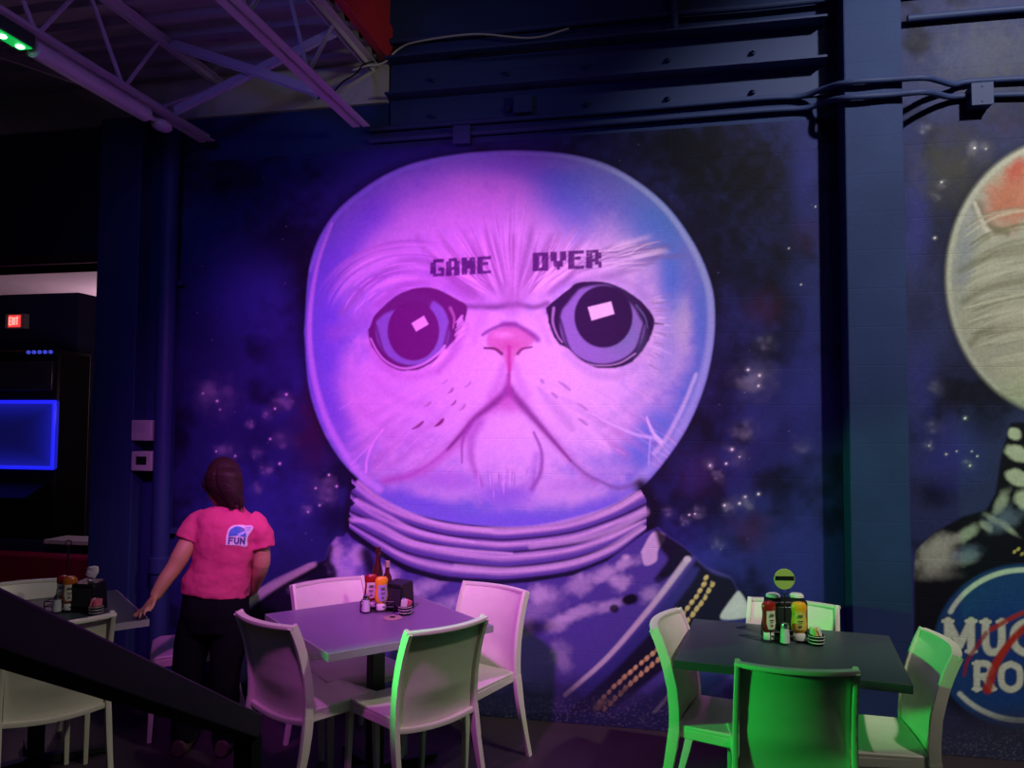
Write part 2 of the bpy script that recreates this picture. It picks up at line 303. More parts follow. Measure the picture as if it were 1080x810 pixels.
    # whisker / glass glints
    cv.stroke([(404, 453), (393, 468), (387, 485), (386, 498)], .8, 1.4, (.85, .62, .95), .7, .8, mask=hm)
    cv.stroke([(390, 470), (378, 482), (370, 490)], .8, .8, (.8, .6, .95), .5, .8, mask=hm)
    cv.stroke([(682, 440), (688, 455), (697, 466)], .9, 2.2, (.75, .78, .92), .8, .8, mask=hm); cv.stroke([(697, 466), (690, 462), (670, 458), (640, 445), (625, 436)], 2, .7, (.7, .72, .9), .6, .8, mask=hm)
    cv.stroke([(686, 462), (685, 475), (684, 490)], 1, .8, (.5, .62, .9), .6, .8, mask=hm)
    # ---- eyes
    def eye(idn, outer, iris, pupil, lid, quad, lidc, irc, pupc):
        cv.poly(outer, lidc, 1, 1.4, .8, idn=idn)
        em = cv.maskpoly(outer, 1)
        cv.blob(*iris, irc[0], 1, soft=.05, mask=em)
        cv.blob(iris[0]+iris[2]*.45, iris[1]+iris[3]*.3, iris[2]*.55, iris[3]*.55, irc[1], .7, soft=.9, mask=em)
        cv.stroke([(iris[0]-iris[2], iris[1]-4), (iris[0]-iris[2]*.7, iris[1]+iris[3]*.72), (iris[0], iris[1]+iris[3]), (iris[0]+iris[2]*.72, iris[1]+iris[3]*.7), (iris[0]+iris[2], iris[1]-4)], 1.6, 1.6, lidc, .8, .9, mask=em)
        cv.blob(*pupil, pupc, 1, soft=.05, mask=em)
        cv.poly(lid, lidc, .96, 2.2, mask=em)
        cv.poly(quad, (.80, .74, .80), 1, .8, sm=False)
    eye(2, [(388, 348), (395, 334), (404, 324), (420, 311), (440, 304), (460, 305), (480, 315), (492, 323), (489, 340), (481, 356), (470, 369), (460, 379), (443, 389), (425, 391), (410, 386), (400, 377), (391, 362)],
        (435, 347, 39, 39.5), (436, 349, 27.5, 31.5), [(380, 345), (397, 338), (408, 330), (424, 326), (440, 328), (452, 326), (457, 318), (468, 324), (500, 340), (500, 296), (380, 296)],
        [(434, 341), (447, 333), (452, 342), (439, 349.5)], (.13, .014, .145), [(.22, .20, .46), (.23, .22, .48)], (.135, .012, .15))  # purple glare on black paint is mixed into this lid and pupil colour
    cv.stroke([(391, 357), (397, 369), (406, 380), (420, 387.5), (433, 388), (448, 383), (462, 373), (469, 365)], .8, 1.4, (.66, .52, .72), .85, .7, idn=None)
    cv.stroke([(469, 371), (463, 379), (456, 386)], 3, 1, (.8, .66, .8), .9, .8)
    cv.stroke([(475, 325), (479, 335), (478, 346)], 1.6, .8, (.55, .3, .5), .6, .9)
    for k in range(16): cv.stroke([(488+rnd.uniform(-2, 3), 324+k*1.9), (483+rnd.uniform(-4, 0), 330+k*2)], 1.4, .6, (.75, .62, .8), rnd.uniform(.3, .8), .7, sm=False) if k > 4 else None
    eye(3, [(576, 325), (585, 317), (600, 305), (611, 298), (635, 297.5), (655, 304), (675, 317), (687, 331), (690, 340), (686, 356), (672, 377), (655, 387), (630, 388), (612, 379), (600, 368), (589, 362), (580, 346)],
        (635.5, 341, 45, 44), (636.5, 334, 31, 33), [(570, 330), (592, 326), (606, 311), (614, 304), (640, 301), (654, 311), (668, 324), (680, 342), (700, 346), (700, 290), (570, 290)],
        [(620, 324), (644.5, 318), (648, 331), (624, 338)], (.022, .008, .05), [(.24, .20, .44), (.16, .24, .38)], (.022, .008, .05))
    cv.stroke([(584, 325), (583, 340), (588, 354), (593, 361)], 1.4, .8, (.42, .32, .52), .8, .8); cv.stroke([(601, 371), (613, 381), (630, 385.5), (652, 383.5), (670, 373)], .6, 1, (.4, .34, .5), .7, .7)
    cv.stroke([(690, 341), (700, 342)], 1.4, .5, (.05, .04, .1), .8, .8, sm=False)
    cv.stroke([(671, 322), (680, 334), (683, 346)], 1, .6, (.16, .24, .38), .5, .9)
    # ---- nose
    cv.poly([(514, 352), (526, 346), (540, 344), (555, 348), (564, 355), (560, 364), (550, 369), (544, 376), (540, 390), (536, 390), (530, 376), (524, 369), (514, 364)], (.55, .24, .42), .95, 2.5, idn=4)
    cv.blob(537, 364, 15, 6, (.50, .14, .32), .7, ragged=.2); cv.blob(530, 353, 13, 4.5, (.74, .50, .64), .7)
    cv.stroke([(509, 353), (517, 348), (531, 342.5), (543, 342.5), (554, 348), (563, 354), (567, 358)], 1.6, 3, (.22, .05, .26), .85, .9); cv.stroke([(531, 342), (543, 342)], 3.4, 3.4, (.22, .05, .26), .6, .9, sm=False)
    cv.stroke([(511, 367), (522, 368), (529, 373)], 1.2, 1.8, (.16, .01, .1), .95, .7); cv.stroke([(561, 366), (551, 368), (546, 373)], 1, 1.7, (.2, .02, .14), .9, .7)
    cv.stroke([(537, 366), (537, 380), (537, 396), (536.5, 412)], 2.2, 1.5, (.45, .05, .30), .9, .9); cv.stroke([(536, 395), (535, 405), (536, 413)], 2.2, 4.5, (.30, .08, .32), .7, 1)
    # ---- lettering
    def word(txt, x0, y0, x1, y1, hgt, idn):
        n = len(txt); dx = (x1-x0)/n; sl = (y1-y0)/(x1-x0)
        for i, ch in enumerate(txt):
            cw = dx*.86/5; rh = hgt/6
            for r, row in enumerate(LETTER[ch]):
                for c, b in enumerate(row):
                    if b == '1':
                        px = x0+i*dx+c*cw; py = y0+sl*(px-x0)+r*rh
                        cv.poly([(px-.2, py-.2), (px+cw+.2, py-.2+sl*cw), (px+cw+.2, py+rh+.2+sl*cw), (px-.2, py+rh+.2)], (.08, .012, .14), .95, .7, .4, False, idn=idn)
    word('GAME', 454, 274, 520, 270, 18, 8); word('OVER', 562, 267, 637, 263, 19, 11)

    # ---- collar of the space suit
    xs = [366, 372, 400, 430, 470, 510, 540, 600, 645, 675, 684]
    B = [[498, 505, 526, 540, 551, 556, 557, 550, 534, 515, 508], [514, 521, 541, 553, 564, 568, 569, 562, 548, 535, 530], [536, 541, 553, 567, 576, 581, 582, 575, 561, 549, 545], [548, 553, 568, 583, 592, 597, 598, 590, 575, 557, 552], [554, 560, 580, 597, 608, 611, 611, 603, 586, 564, 556]]
    x = U; bw = []
    for b in B:
        cc = curve(list(zip(xs, b)), 10); bw.append(np.interp(x, cc[:, 0], cc[:, 1]))
    inside = (V > bw[0]) & (V < bw[4]) & (x > 371-(V-505)*.06+5*np.abs(np.sin((V-505)*math.pi/17))**6) & (x < 674+np.minimum(np.maximum(V-514, 0)*.6, 8))
    cv.stroke([(372, 560), (400, 584), (430, 601), (470, 613), (520, 617), (570, 613), (610, 606), (645, 591), (684, 560)], 7, 7, INK, .95, .9)
    cv.stroke([(372, 505), (368, 530), (366, 556)], 4, 4, INK, .8, .9); cv.stroke([(676, 512), (690, 535), (686, 560)], 7, 9, INK, .95, .9)
    col = np.zeros(U.shape+(3,))
    for k in range(4):
        t = np.clip((V-bw[k])/(bw[k+1]-bw[k]), 0, 1)
        li = np.exp(-((t-.34-.05*(k % 2))/.22)**2); st = fbm(U/38, (V-bw[0])/1.7+k*9, 31, 3)
        li = np.clip(li*(.65+.7*(st-.3)), 0, 1)
        side = smooth(440, 372, x)*.45+smooth(640, 684, x)*.0
        c = np.array((.095, .07, .32))*(1-li[..., None])+np.array((.66, .55, .72))*li[..., None]
        c = c*(1-side[..., None])+np.array((.2, .17, .55))*side[..., None]*(.5+.7*li[..., None])
        ed = np.minimum(t, 1-t); e = smooth(.0, .16, ed)[..., None]
        c = c*e+np.array((.035, .02, .08))*(1-e)
        m = (V >= bw[k]) & (V < bw[k+1]) & inside
        col[m] = c[m]
    cv.C[inside] = col[inside]; cv.I[inside] = 5
    for p in [[(378, 509), (400, 526), (428, 540), (464, 552), (520, 559)], [(376, 528), (408, 544), (443, 561), (500, 572)], [(371, 548), (396, 552), (437, 572), (488, 580), (540, 584)]]: cv.stroke(p, 2.4, 1.2, (.66, .58, .78), .75, .8)
    for p, w in [([(672, 521), (648, 535), (610, 547), (560, 557), (500, 558)], 3), ([(680, 540), (654, 556), (619, 567), (560, 576)], 4), ([(677, 556), (640, 580), (600, 594), (540, 601), (480, 597)], 3)]: cv.stroke(p, w, w*.7, (.60, .54, .66), .6, .8)
    # ---- suit
    SP = [(256, 640), (262, 628), (290, 610), (325, 594), (343, 590), (347, 576), (355, 566), (362, 566), (366, 562), (371, 568), (399, 586), (428, 603), (464, 613), (520, 617), (560, 614), (604, 607), (640, 592), (680, 562), (694, 556), (706, 566), (720, 575), (745, 598), (770, 608), (778, 622), (790, 640), (806, 700), (812, 752), (250, 752)]
    sm_ = cv.maskpoly(SP, 1.4, False)
    cv.poly(SP, (.075, .06, .28), 1, 1.5, sm=False, idn=6)
    W = (.56, .52, .66)
    def cloud(x, y, rx, ry, a=.8, col=W, rot=0): cv.blob(x, y, rx, ry, col, a, rot, .8, .45, sm_)
    cv.poly([(250, 655), (300, 612), (346, 590), (352, 620), (340, 640), (300, 660)], INK, .95, 3, mask=sm_)
    cv.stroke([(258, 634), (280, 622), (305, 609), (330, 595)], 6, 3.5, (.50, .50, .48), .85, .7, mask=sm_); cv.stroke([(270, 640), (300, 618), (338, 598)], 2, 2, INK, .9, .9, mask=sm_)
    cloud(368, 596, 20, 22, .85, (.40, .36, .72)); cloud(355, 582, 9, 16, .8); cloud(375, 588, 12, 12, .7); cloud(362, 606, 12, 10, .5); cloud(330, 622, 22, 9, .6, (.4, .34, .55)); cloud(408, 604, 15, 9, .8, (.58, .5, .7), .5)
    cv.stroke([(348, 578), (346, 592), (352, 604), (350, 618)], 3, 3, INK, .8, .9, mask=sm_); cv.stroke([(386, 584), (392, 600), (396, 616)], 7, 5, INK, .9, .9, mask=sm_)
    for a in [(450, 618, 26, 10, .6), (430, 632, 22, 10, .5), (465, 640, 18, 10, .5), (490, 632, 16, 9, .4), (570, 626, 16, 12, .7), (612, 616, 18, 12, .55), (640, 604, 24, 9, .7), (660, 594, 20, 8, .6), (655, 614, 14, 10, .7), (605, 648, 34, 7, .7), (588, 660, 16, 8, .55), (640, 640, 24, 6, .5), (684, 626, 12, 10, .5), (592, 692, 12, 18, .35), (555, 662, 10, 10, .4), (570, 640, 30, 18, .3), (420, 660, 30, 16, .4)]:
        cloud(*a[:4], a[4], rot=-.35)
    cv.poly([(676, 582), (688, 562), (700, 563), (701, 570), (694, 580), (692, 592), (680, 596)], (.60, .58, .66), .95, 1.6, mask=sm_); cv.blob(660, 588, 5, 4, (.66, .62, .7), .8, mask=sm_)
    cv.blob(560, 662, 26, 10, INK, .8, -.1, .8, .3, sm_); cv.blob(540, 655, 10, 12, INK, .7, 0, .8, .3, sm_)
    cv.blob(665, 632, 10, 6.5, INK, 1, -.25, .4, .2, sm_); cv.blob(648, 642, 5.5, 4.5, INK, .9, 0, .5, .2, sm_); cv.blob(697, 609, 9, 5, INK, .8, -.5, .6, .3, sm_)
    cv.poly([(690, 556), (712, 570), (730, 584), (722, 592), (706, 608), (694, 606), (704, 590), (696, 578)], INK, .95, 3, mask=sm_)
    cv.poly([(734, 590), (752, 604), (774, 612), (776, 630), (760, 655), (640, 752), (600, 752), (660, 690), (710, 630)], (.008, .008, .02), .97, 3, mask=sm_)
    cv.poly([(728, 598), (736, 604), (700, 652), (640, 715), (604, 744), (598, 738), (650, 690), (700, 634)], (.035, .035, .19), .95, 3, mask=sm_)
    cv.poly([(772, 634), (760, 660), (690, 730), (660, 752), (720, 752), (790, 690), (795, 660)], (.03, .032, .17), .9, 4, mask=sm_)
    cv.stroke([(725, 590), (704, 618), (681, 647), (640, 694), (596, 733)], 3.2, 2.2, (.55, .54, .55), .95, .6, mask=sm_); cv.blob(725, 590, 4.5, 3.5, (.6, .58, .6), .95, soft=.5)
    cv.stroke([(714, 722), (700, 740), (688, 754)], 1.6, 2, (.5, .5, .5), .9, .7, mask=sm_)
    cv.poly([(774, 628), (780, 624), (790, 640), (792, 650), (760, 652)], (.60, .60, .60), .95, 1.6); cv.blob(778, 640, 10, 9, (.66, .66, .64), .7)
    P = np.array([(748, 612), (740, 628), (726, 646), (712, 668), (700, 684), (672, 708), (650, 728), (634, 744)], float); cc = curve(P, 12)
    acc = np.concatenate([[0], np.cumsum(np.sqrt(((cc[1:]-cc[:-1])**2).sum(1)))])
    for q in np.arange(0, acc[-1], 7.6):
        bx = np.interp(q, acc, cc[:, 0]); by = np.interp(q, acc, cc[:, 1])
        for off in (-4.2, 4.2):
            cv.blob(bx+off*.70+rnd.uniform(-.8, .8), by+off*.62+(2 if off > 0 else 0), 3.7, 2.5, (.62, .44, .16), .95, -.9, .45, .25, idn=7)
            cv.blob(bx+off*.70-.6, by+off*.62-.8, 1.6, 1.2, (.8, .68, .4), .6, -.9)
    cv.blob(634, 742, 9, 5, (.5, .36, .1), .7, -.6, .8, .4)
    # scuffed foot of the wall
    sc = smooth(716, 752, V+26*fbm(U/22, V/14, 77))*.8
    cv.mix((slice(None), slice(None)), sc, (.016, .017, .05))
    sp = smooth(.70, .78, vnoise(U/1.6, V/1.3, 91))*smooth(726, 752, V)*.16
    cv.mix((slice(None), slice(None)), sp, (.3, .3, .34))
    n = fbm(U/2.2, V/2.2, 51, 2)
    cv.C *= (.92+.16*n)[..., None]
    return cv

SERIF = {  # strokes in a unit box, thick or thin
 'M': [((.02, 0), (.30, 0)), ((.02, 1), (.30, 1)), ((.16, 0), (.16, 1)), ((.16, .02), (.5, .80)), ((.5, .80), (.84, .02)), ((.84, 0), (.84, 1)), ((.70, 0), (.98, 0)), ((.70, 1), (.98, 1))],
 'U': [((.02, 0), (.36, 0)), ((.64, 0), (.98, 0)), ((.2, 0), (.2, .7), (.32, .96), (.5, 1), (.68, .96), (.8, .7), (.8, 0))],
 'G': [((.92, .28), (.8, .06), (.5, 0), (.18, .2), (.1, .5), (.18, .8), (.5, 1), (.8, .94), (.88, .6)), ((.62, .58), (1, .58))],
 'R': [((.02, 0), (.2, 0)), ((.02, 1), (.36, 1)), ((.18, 0), (.18, 1)), ((.18, .02), (.6, .02), (.8, .25), (.6, .5), (.18, .5)), ((.5, .5), (.86, .98)), ((.8, 1), (1, 1))],
 'O': [((.5, 0), (.16, .16), (.08, .5), (.16, .84), (.5, 1), (.84, .84), (.92, .5), (.84, .16), (.5, 0))],
 'T': [((.02, .02), (.98, .02)), ((.5, 0), (.5, 1)), ((.3, 1), (.7, 1)), ((.03, .02), (.03, .22)), ((.97, .02), (.97, .22))]}

def paint_side(U, V):
    cv = Canvas(U, V, (.028, .034, .125)); rnd = random.Random(5)
    stars = [(1028, 156, 1.6), (1040, 157, 1), (993, 192, 1.3), (986, 251, 1.5), (1018, 441, 1.6), (998, 479, 1.3), (1009, 476, 1), (1025, 476, 1), (1031, 481, 1), (1023, 491, 1.3), (980, 470, 1), (1060, 190, 1)]
    haze = [(1032, 160, 18, .5), (993, 194, 8, .5), (987, 207, 7, .4), (987, 408, 14, .35), (979, 470, 8, .5), (985, 450, 10, .3), (1022, 490, 8, .4), (975, 135, 9, .5)]
    dark = [(1010, 180, 60, 60, .75), (1000, 250, 40, 60, .6), (1010, 400, 40, 40, .6), (985, 520, 26, 18, .85), (1040, 440, 30, 30, .7), (1080, 110, 70, 40, .5), (970, 330, 20, 40, .4)]
    space(cv, stars, haze, dark, [(1060, 130, 20, 18, .2)], [(1000, 480, 40, 40, .6), (972, 400, 20, 60, .4), (968, 230, 14, 70, .4)])
    cv.blob(1000, 178, 42, 42, (.10, .10, .07), .35, ragged=.4); cv.blob(1040, 60, 70, 50, (.10, .11, .13), .45, ragged=.4)
    # helmet and cat seen from the side
    H = (1126, 293, 128, 147)
    cv.blob(H[0], H[1], H[2]+7, H[3]+7, INK, .8, soft=.12)
    cv.blob(*H, (.36, .37, .32), 1, soft=.03, idn=1)
    ang = np.linspace(0, 2*math.pi, 60); hm = cv.maskpoly([(H[0]+H[2]*math.cos(a), H[1]+H[3]*math.sin(a)) for a in ang[:-1]], 1)
    cv.blob(1018, 262, 14, 60, (.20, .24, .32), .7, .1, .9, .3, hm); cv.blob(1030, 225, 22, 34, (.30, .32, .34), .6, .5, .9, .3, hm)
    cv.blob(1066, 208, 30, 40, (.46, .16, .11), .95, .55, .7, .25, hm); cv.blob(1076, 178, 14, 20, (.45, .05, .04), .8, .5, .8, .3, hm); cv.blob(1092, 200, 26, 30, (.48, .2, .14), .8, 0, .8, .3, hm)
    cv.stroke([(1031, 217), (1040, 236), (1062, 246)], 5, 3, (.12, .10, .07), .7, 1, mask=hm); cv.stroke([(1028, 214), (1038, 238), (1046, 248)], 2, 3, (.6, .6, .55), .7, .9, mask=hm)
    for k in range(60):
        y0 = rnd.uniform(235, 425); x0 = 1014+rnd.uniform(0, 22)+(max(0, y0-340))*.55; L = rnd.uniform(40, 90); an = -.55+(y0-240)/420+rnd.uniform(-.12, .12)
        cv.stroke([(x0, y0), (x0+L*.5*math.cos(an), y0+L*.5*math.sin(an)), (x0+L, y0+L*math.sin(an)*.6-4)], 1.3, 1.8, rnd.choice([(.16, .16, .10), (.2, .2, .14), (.48, .49, .41), (.5, .5, .42)]), rnd.uniform(.3, .7), .9, True, mask=hm, n=5)
    for k in range(70):
        y0 = rnd.uniform(190, 420); x0 = rnd.uniform(1080, 1200); L = rnd.uniform(40, 80); an = rnd.uniform(-.3, .25)
        cv.stroke([(x0, y0), (x0+L*.5*math.cos(an), y0+L*.5*math.sin(an)), (x0+L, y0+L*math.sin(an)*.6-4)], 1.3, 1.8, rnd.choice([(.16, .16, .10), (.2, .2, .14), (.48, .49, .41), (.5, .5, .42)]), rnd.uniform(.25, .55), .9, True, mask=hm, n=4, fade=True)
    for y0, w in [(268, 6), (300, 7), (345, 6)]: cv.stroke([(1012+(y0-268)*.15, y0+18), (1040, y0+4), (1090, y0-6)], w*.5, w, (.15, .15, .10), .55, 1, mask=hm)
    cv.blob(1080, 335, 40, 26, (.48, .48, .40), .6, 0, .9, .3, hm); cv.blob(1085, 400, 40, 26, (.42, .43, .34), .7, 0, .9, .3, hm)
    cv.stroke([(H[0]+(H[2]-3)*math.cos(a), H[1]+(H[3]-3)*math.sin(a)) for a in np.linspace(2.2, 4.6, 16)], 2.2, 2.6, (.44, .46, .42), .8, .8, mask=hm)
    # suit
    SP = [(964, 600), (966, 580), (985, 562), (1015, 545), (1040, 538), (1050, 520), (1056, 480), (1066, 446), (1180, 440), (1180, 720), (964, 720)]
    cv.poly(SP, INK, 1, 2, sm=False, idn=6); sm_ = cv.maskpoly(SP, 1.5, False)
    for x, y, rx, ry, r in [(1070, 458, 9, 7, .5), (1073, 478, 14, 9, .4), (1074, 504, 15, 9, .35), (1085, 528, 18, 12, .3)]: cv.blob(x, y, rx, ry, (.46, .47, .41), 1, r, .35, .2, sm_)
    for x, y, rx, ry, r, a in [(990, 578, 24, 14, -.45, .95), (985, 592, 22, 14, -.2, .9), (1020, 562, 18, 7, -.5, .8), (1040, 555, 9, 5, .6, .8), (1056, 530, 7, 18, .5, .8), (1010, 590, 24, 9, -.2, .5), (1062, 556, 16, 4, .7, .9), (1048, 548, 14, 4, .6, .7)]: cv.blob(x, y, rx, ry, (.40, .41, .38), a, r, .7, .3, sm_)
    cv.blob(1060, 548, 26, 14, (.16, .2, .34), .6, -.4, .8, .4, sm_); cv.blob(1020, 585, 20, 10, (.15, .19, .36), .6, -.3, .8, .4, sm_); cv.blob(985, 605, 30, 8, (.25, .25, .25), .5, 0, .8, .4, sm_)
    for k in range(6): cv.blob(1070+k*4, 582+k*1.2-(k % 2)*4, 2.6, 2, (.6, .44, .16), .95, -.9, .5)
    # round root beer emblem
    S = (1080, 682, 94, 86)
    cv.blob(S[0]-2, S[1]+3, S[2]+16, S[3]+15, INK, .85, soft=.18)
    cv.blob(S[0], S[1], S[2]+1, S[3]+1, (.014, .055, .20), 1, soft=.03, idn=9); cv.blob(S[0]+6, S[1]-2, S[2]*.9, S[3]*.9, (.012, .045, .24), .8, soft=.5)
    RING = (.56, .62, .60)
    cv.stroke([(S[0]+(S[2]-7)*math.cos(a), S[1]+(S[3]-5)*math.sin(a)) for a in np.linspace(math.pi*1.15, math.pi*1.85, 24)], 2.6, 2.6, RING, .95, .5, n=3)
    cv.stroke([(S[0]+(S[2]-6)*math.cos(a), S[1]+(S[3]-8)*math.sin(a)) for a in np.linspace(math.pi*.78, math.pi*.22, 24)], 2.6, 3.0, RING, .95, .5, n=3)
    def word(txt, x, y, h, ws, th, idn):
        for ch, wd in zip(txt, ws):
            for st in SERIF[ch]:
                pp = [(x+a*wd, y+b*h+(x-993)*.02) for a, b in st]; horiz = len(st) == 2 and st[0][1] == st[1][1]
                cv.stroke(pp, th*(.5 if horiz else 1), th*(.5 if horiz else 1), (.02, .03, .08), .6, .9, sm=len(st) > 2)
            for st in SERIF[ch]:
                pp = [(x+a*wd, y+b*h+(x-993)*.02) for a, b in st]; horiz = len(st) == 2 and st[0][1] == st[1][1]
                cv.stroke(pp, th*(.42 if horiz else .86), th*(.42 if horiz else .86), (.58, .62, .56), 1, .35, sm=len(st) > 2, idn=idn)
            x += wd+4
    word('MUG', 994, 655, 32, (36, 28, 30), 4.6, 8)
    cv.stroke([(1070, 672), (1056, 690), (1045, 712), (1042, 726)], 2, 5, (.40, .02, .02), .95, .5); 
    word('ROOT', 1026, 699, 27, (24, 24, 24, 24), 4, 11)
    cv.stroke([(1120, 636), (1085, 658), (1062, 682), (1048, 706), (1042, 727)], 3, 4.5, (.42, .03, .02), .95, .5, idn=10)
    cv.stroke([(1120, 630), (1075, 648), (1045, 664)], 2, 2.5, (.40, .03, .02), .9, .6, idn=10); cv.stroke([(1040, 668), (1030, 682), (1020, 698), (1017, 712)], 2.6, 1.6, (.30, .02, .03), .8, .7, idn=10)
    sc = smooth(742, 775, V+10*fbm(U/30, V/30, 77))*.85; cv.mix((slice(None), slice(None)), sc, (.03, .03, .07))
    sp = smooth(.68, .78, vnoise(U/1.8, V/1.4, 91))*smooth(760, 790, V)*.18; cv.mix((slice(None), slice(None)), sp, (.3, .3, .32))
    n = fbm(U/2.2, V/2.2, 51, 2); cv.C *= (.86+.28*n)[..., None]
    return cv

# ---------------------------------------------------------------- helpers
def mat(name, col, rough=.5, metal=0., bump=0., bscale=40., spec=.5, var=0., emit=None, estr=0., coat=0., trans=0.):
    m = bpy.data.materials.new(name); m.use_nodes = True
    nt = m.node_tree; b = nt.nodes['Principled BSDF']
    b.inputs['Base Color'].default_value = (*col, 1); b.inputs['Roughness'].default_value = rough; b.inputs['Metallic'].default_value = metal
    b.inputs['Specular IOR Level'].default_value = spec; b.inputs['Coat Weight'].default_value = coat; b.inputs['Transmission Weight'].default_value = trans
    if emit: b.inputs['Emission Color'].default_value = (*emit, 1); b.inputs['Emission Strength'].default_value = estr
    tc = nt.nodes.new('ShaderNodeTexCoord'); nz = nt.nodes.new('ShaderNodeTexNoise')
    nz.inputs['Scale'].default_value = bscale; nz.inputs['Detail'].default_value = 4; nt.links.new(tc.outputs['Object'], nz.inputs['Vector'])
    if bump:
        bp = nt.nodes.new('ShaderNodeBump'); bp.inputs['Strength'].default_value = bump; bp.inputs['Distance'].default_value = .01
        nt.links.new(nz.outputs['Fac'], bp.inputs['Height']); nt.links.new(bp.outputs['Normal'], b.inputs['Normal'])
    n2 = nt.nodes.new('ShaderNodeTexNoise'); n2.inputs['Scale'].default_value = bscale*.2; n2.inputs['Detail'].default_value = 3; nt.links.new(tc.outputs['Object'], n2.inputs['Vector'])
    mx = nt.nodes.new('ShaderNodeMix'); mx.data_type = 'RGBA'
    v = var or .06
    mx.inputs[6].default_value = (*[c*(1-v) for c in col], 1); mx.inputs[7].default_value = (*[min(1, c*(1+v)) for c in col], 1)
    nt.links.new(n2.outputs['Fac'], mx.inputs[0]); nt.links.new(mx.outputs[2], b.inputs['Base Color'])
    return m
def block_wall(name, col=None, attr=None, rough=.5):
    """painted concrete block: courses read as shallow joints"""
    m = bpy.data.materials.new(name); m.use_nodes = True; nt = m.node_tree; b = nt.nodes['Principled BSDF']
    b.inputs['Roughness'].default_value = rough; b.inputs['Specular IOR Level'].default_value = .12
    tc = nt.nodes.new('ShaderNodeTexCoord'); mp = nt.nodes.new('ShaderNodeMapping'); mp.inputs['Rotation'].default_value = (math.radians(90), 0, 0)
    nt.links.new(tc.outputs['Object'], mp.inputs[0])
    br = nt.nodes.new('ShaderNodeTexBrick'); br.inputs['Scale'].default_value = 1; br.inputs['Brick Width'].default_value = 60; br.inputs['Row Height'].default_value = .203
    br.inputs['Mortar Size'].default_value = .004; br.inputs['Mortar Smooth'].default_value = .6
    br.inputs['Color1'].default_value = (1, 1, 1, 1); br.inputs['Color2'].default_value = (1, 1, 1, 1); br.inputs['Mortar'].default_value = (0, 0, 0, 1)
    nt.links.new(mp.outputs[0], br.inputs['Vector'])
    nz = nt.nodes.new('ShaderNodeTexNoise'); nz.inputs['Scale'].default_value = 70; nz.inputs['Detail'].default_value = 5; nt.links.new(tc.outputs['Object'], nz.inputs['Vector'])
    b1 = nt.nodes.new('ShaderNodeBump'); b1.inputs['Strength'].default_value = .22; b1.inputs['Distance'].default_value = .004
    b2 = nt.nodes.new('ShaderNodeBump'); b2.inputs['Strength'].default_value = .16; b2.inputs['Distance'].default_value = .006
    nt.links.new(br.outputs['Color'], b1.inputs['Height']); nt.links.new(nz.outputs['Fac'], b2.inputs['Height'])
    nt.links.new(b1.outputs['Normal'], b2.inputs['Normal']); nt.links.new(b2.outputs['Normal'], b.inputs['Normal'])
    if attr:
        a = nt.nodes.new('ShaderNodeVertexColor'); a.layer_name = attr; nt.links.new(a.outputs['Color'], b.inputs['Base Color'])
    else:
        n2 = nt.nodes.new('ShaderNodeTexNoise'); n2.inputs['Scale'].default_value = 1.7; n2.inputs['Detail'].default_value = 6; nt.links.new(tc.outputs['Object'], n2.inputs['Vector'])
        cr = nt.nodes.new('ShaderNodeValToRGB'); cr.color_ramp.elements[0].position = .3; cr.color_ramp.elements[1].position = .7
        cr.color_ramp.elements[0].color = (*[c*.75 for c in col], 1); cr.color_ramp.elements[1].color = (*[c*1.2 for c in col], 1)
        nt.links.new(n2.outputs['Fac'], cr.inputs[0]); nt.links.new(cr.outputs[0], b.inputs['Base Color'])
    return m

def obj(name, bm, m, parent=None, loc=None, sm=True, bevel=0., sub=0):
    me = bpy.data.meshes.new(name); bmesh.ops.recalc_face_normals(bm, faces=bm.faces[:]); bm.to_mesh(me); bm.free()
    me.materials.append(m)
    if sm: me.polygons.foreach_set('use_smooth', [True]*len(me.polygons)); me.set_sharp_from_angle(angle=math.radians(38))
    o = bpy.data.objects.new(name, me); COL.objects.link(o)
    if parent: o.parent = parent
    if loc is not None: o.location = loc
    if bevel:
        b = o.modifiers.new('bevel', 'BEVEL'); b.width = bevel; b.segments = 2; b.limit_method = 'ANGLE'
    if sub:
        s = o.modifiers.new('subsurf', 'SUBSURF'); s.levels = sub; s.render_levels = sub
    return o
def tag(o, label=None, cat=None, group=None, kind=None):
    if label: o['label'] = label
    if cat: o['category'] = cat
    if group: o['group'] = group
    if kind: o['kind'] = kind
    return o
def thing(name, label, cat, loc=(0, 0, 0), rz=0., group=None):
    o = bpy.data.objects.new(name, None); COL.objects.link(o); o.location = loc; o.rotation_euler = (0, 0, rz); o.empty_display_size = .1
    return tag(o, label, cat, group)
def struct(name, bm, m, bevel=0., sm=False):
    o = obj(name, bm, m, sm=sm, bevel=bevel); o['kind'] = 'structure'; return o
def BM(): return bmesh.new()
def box(bm, x0, x1, y0, y1, z0, z1):
    v = [bm.verts.new((x, y, z)) for x in (x0, x1) for y in (y0, y1) for z in (z0, z1)]
    for q in ((0, 1, 3, 2), (4, 6, 7, 5), (0, 4, 5, 1), (2, 3, 7, 6), (0, 2, 6, 4), (1, 5, 7, 3)): bm.faces.new([v[i] for i in q])
    return bm
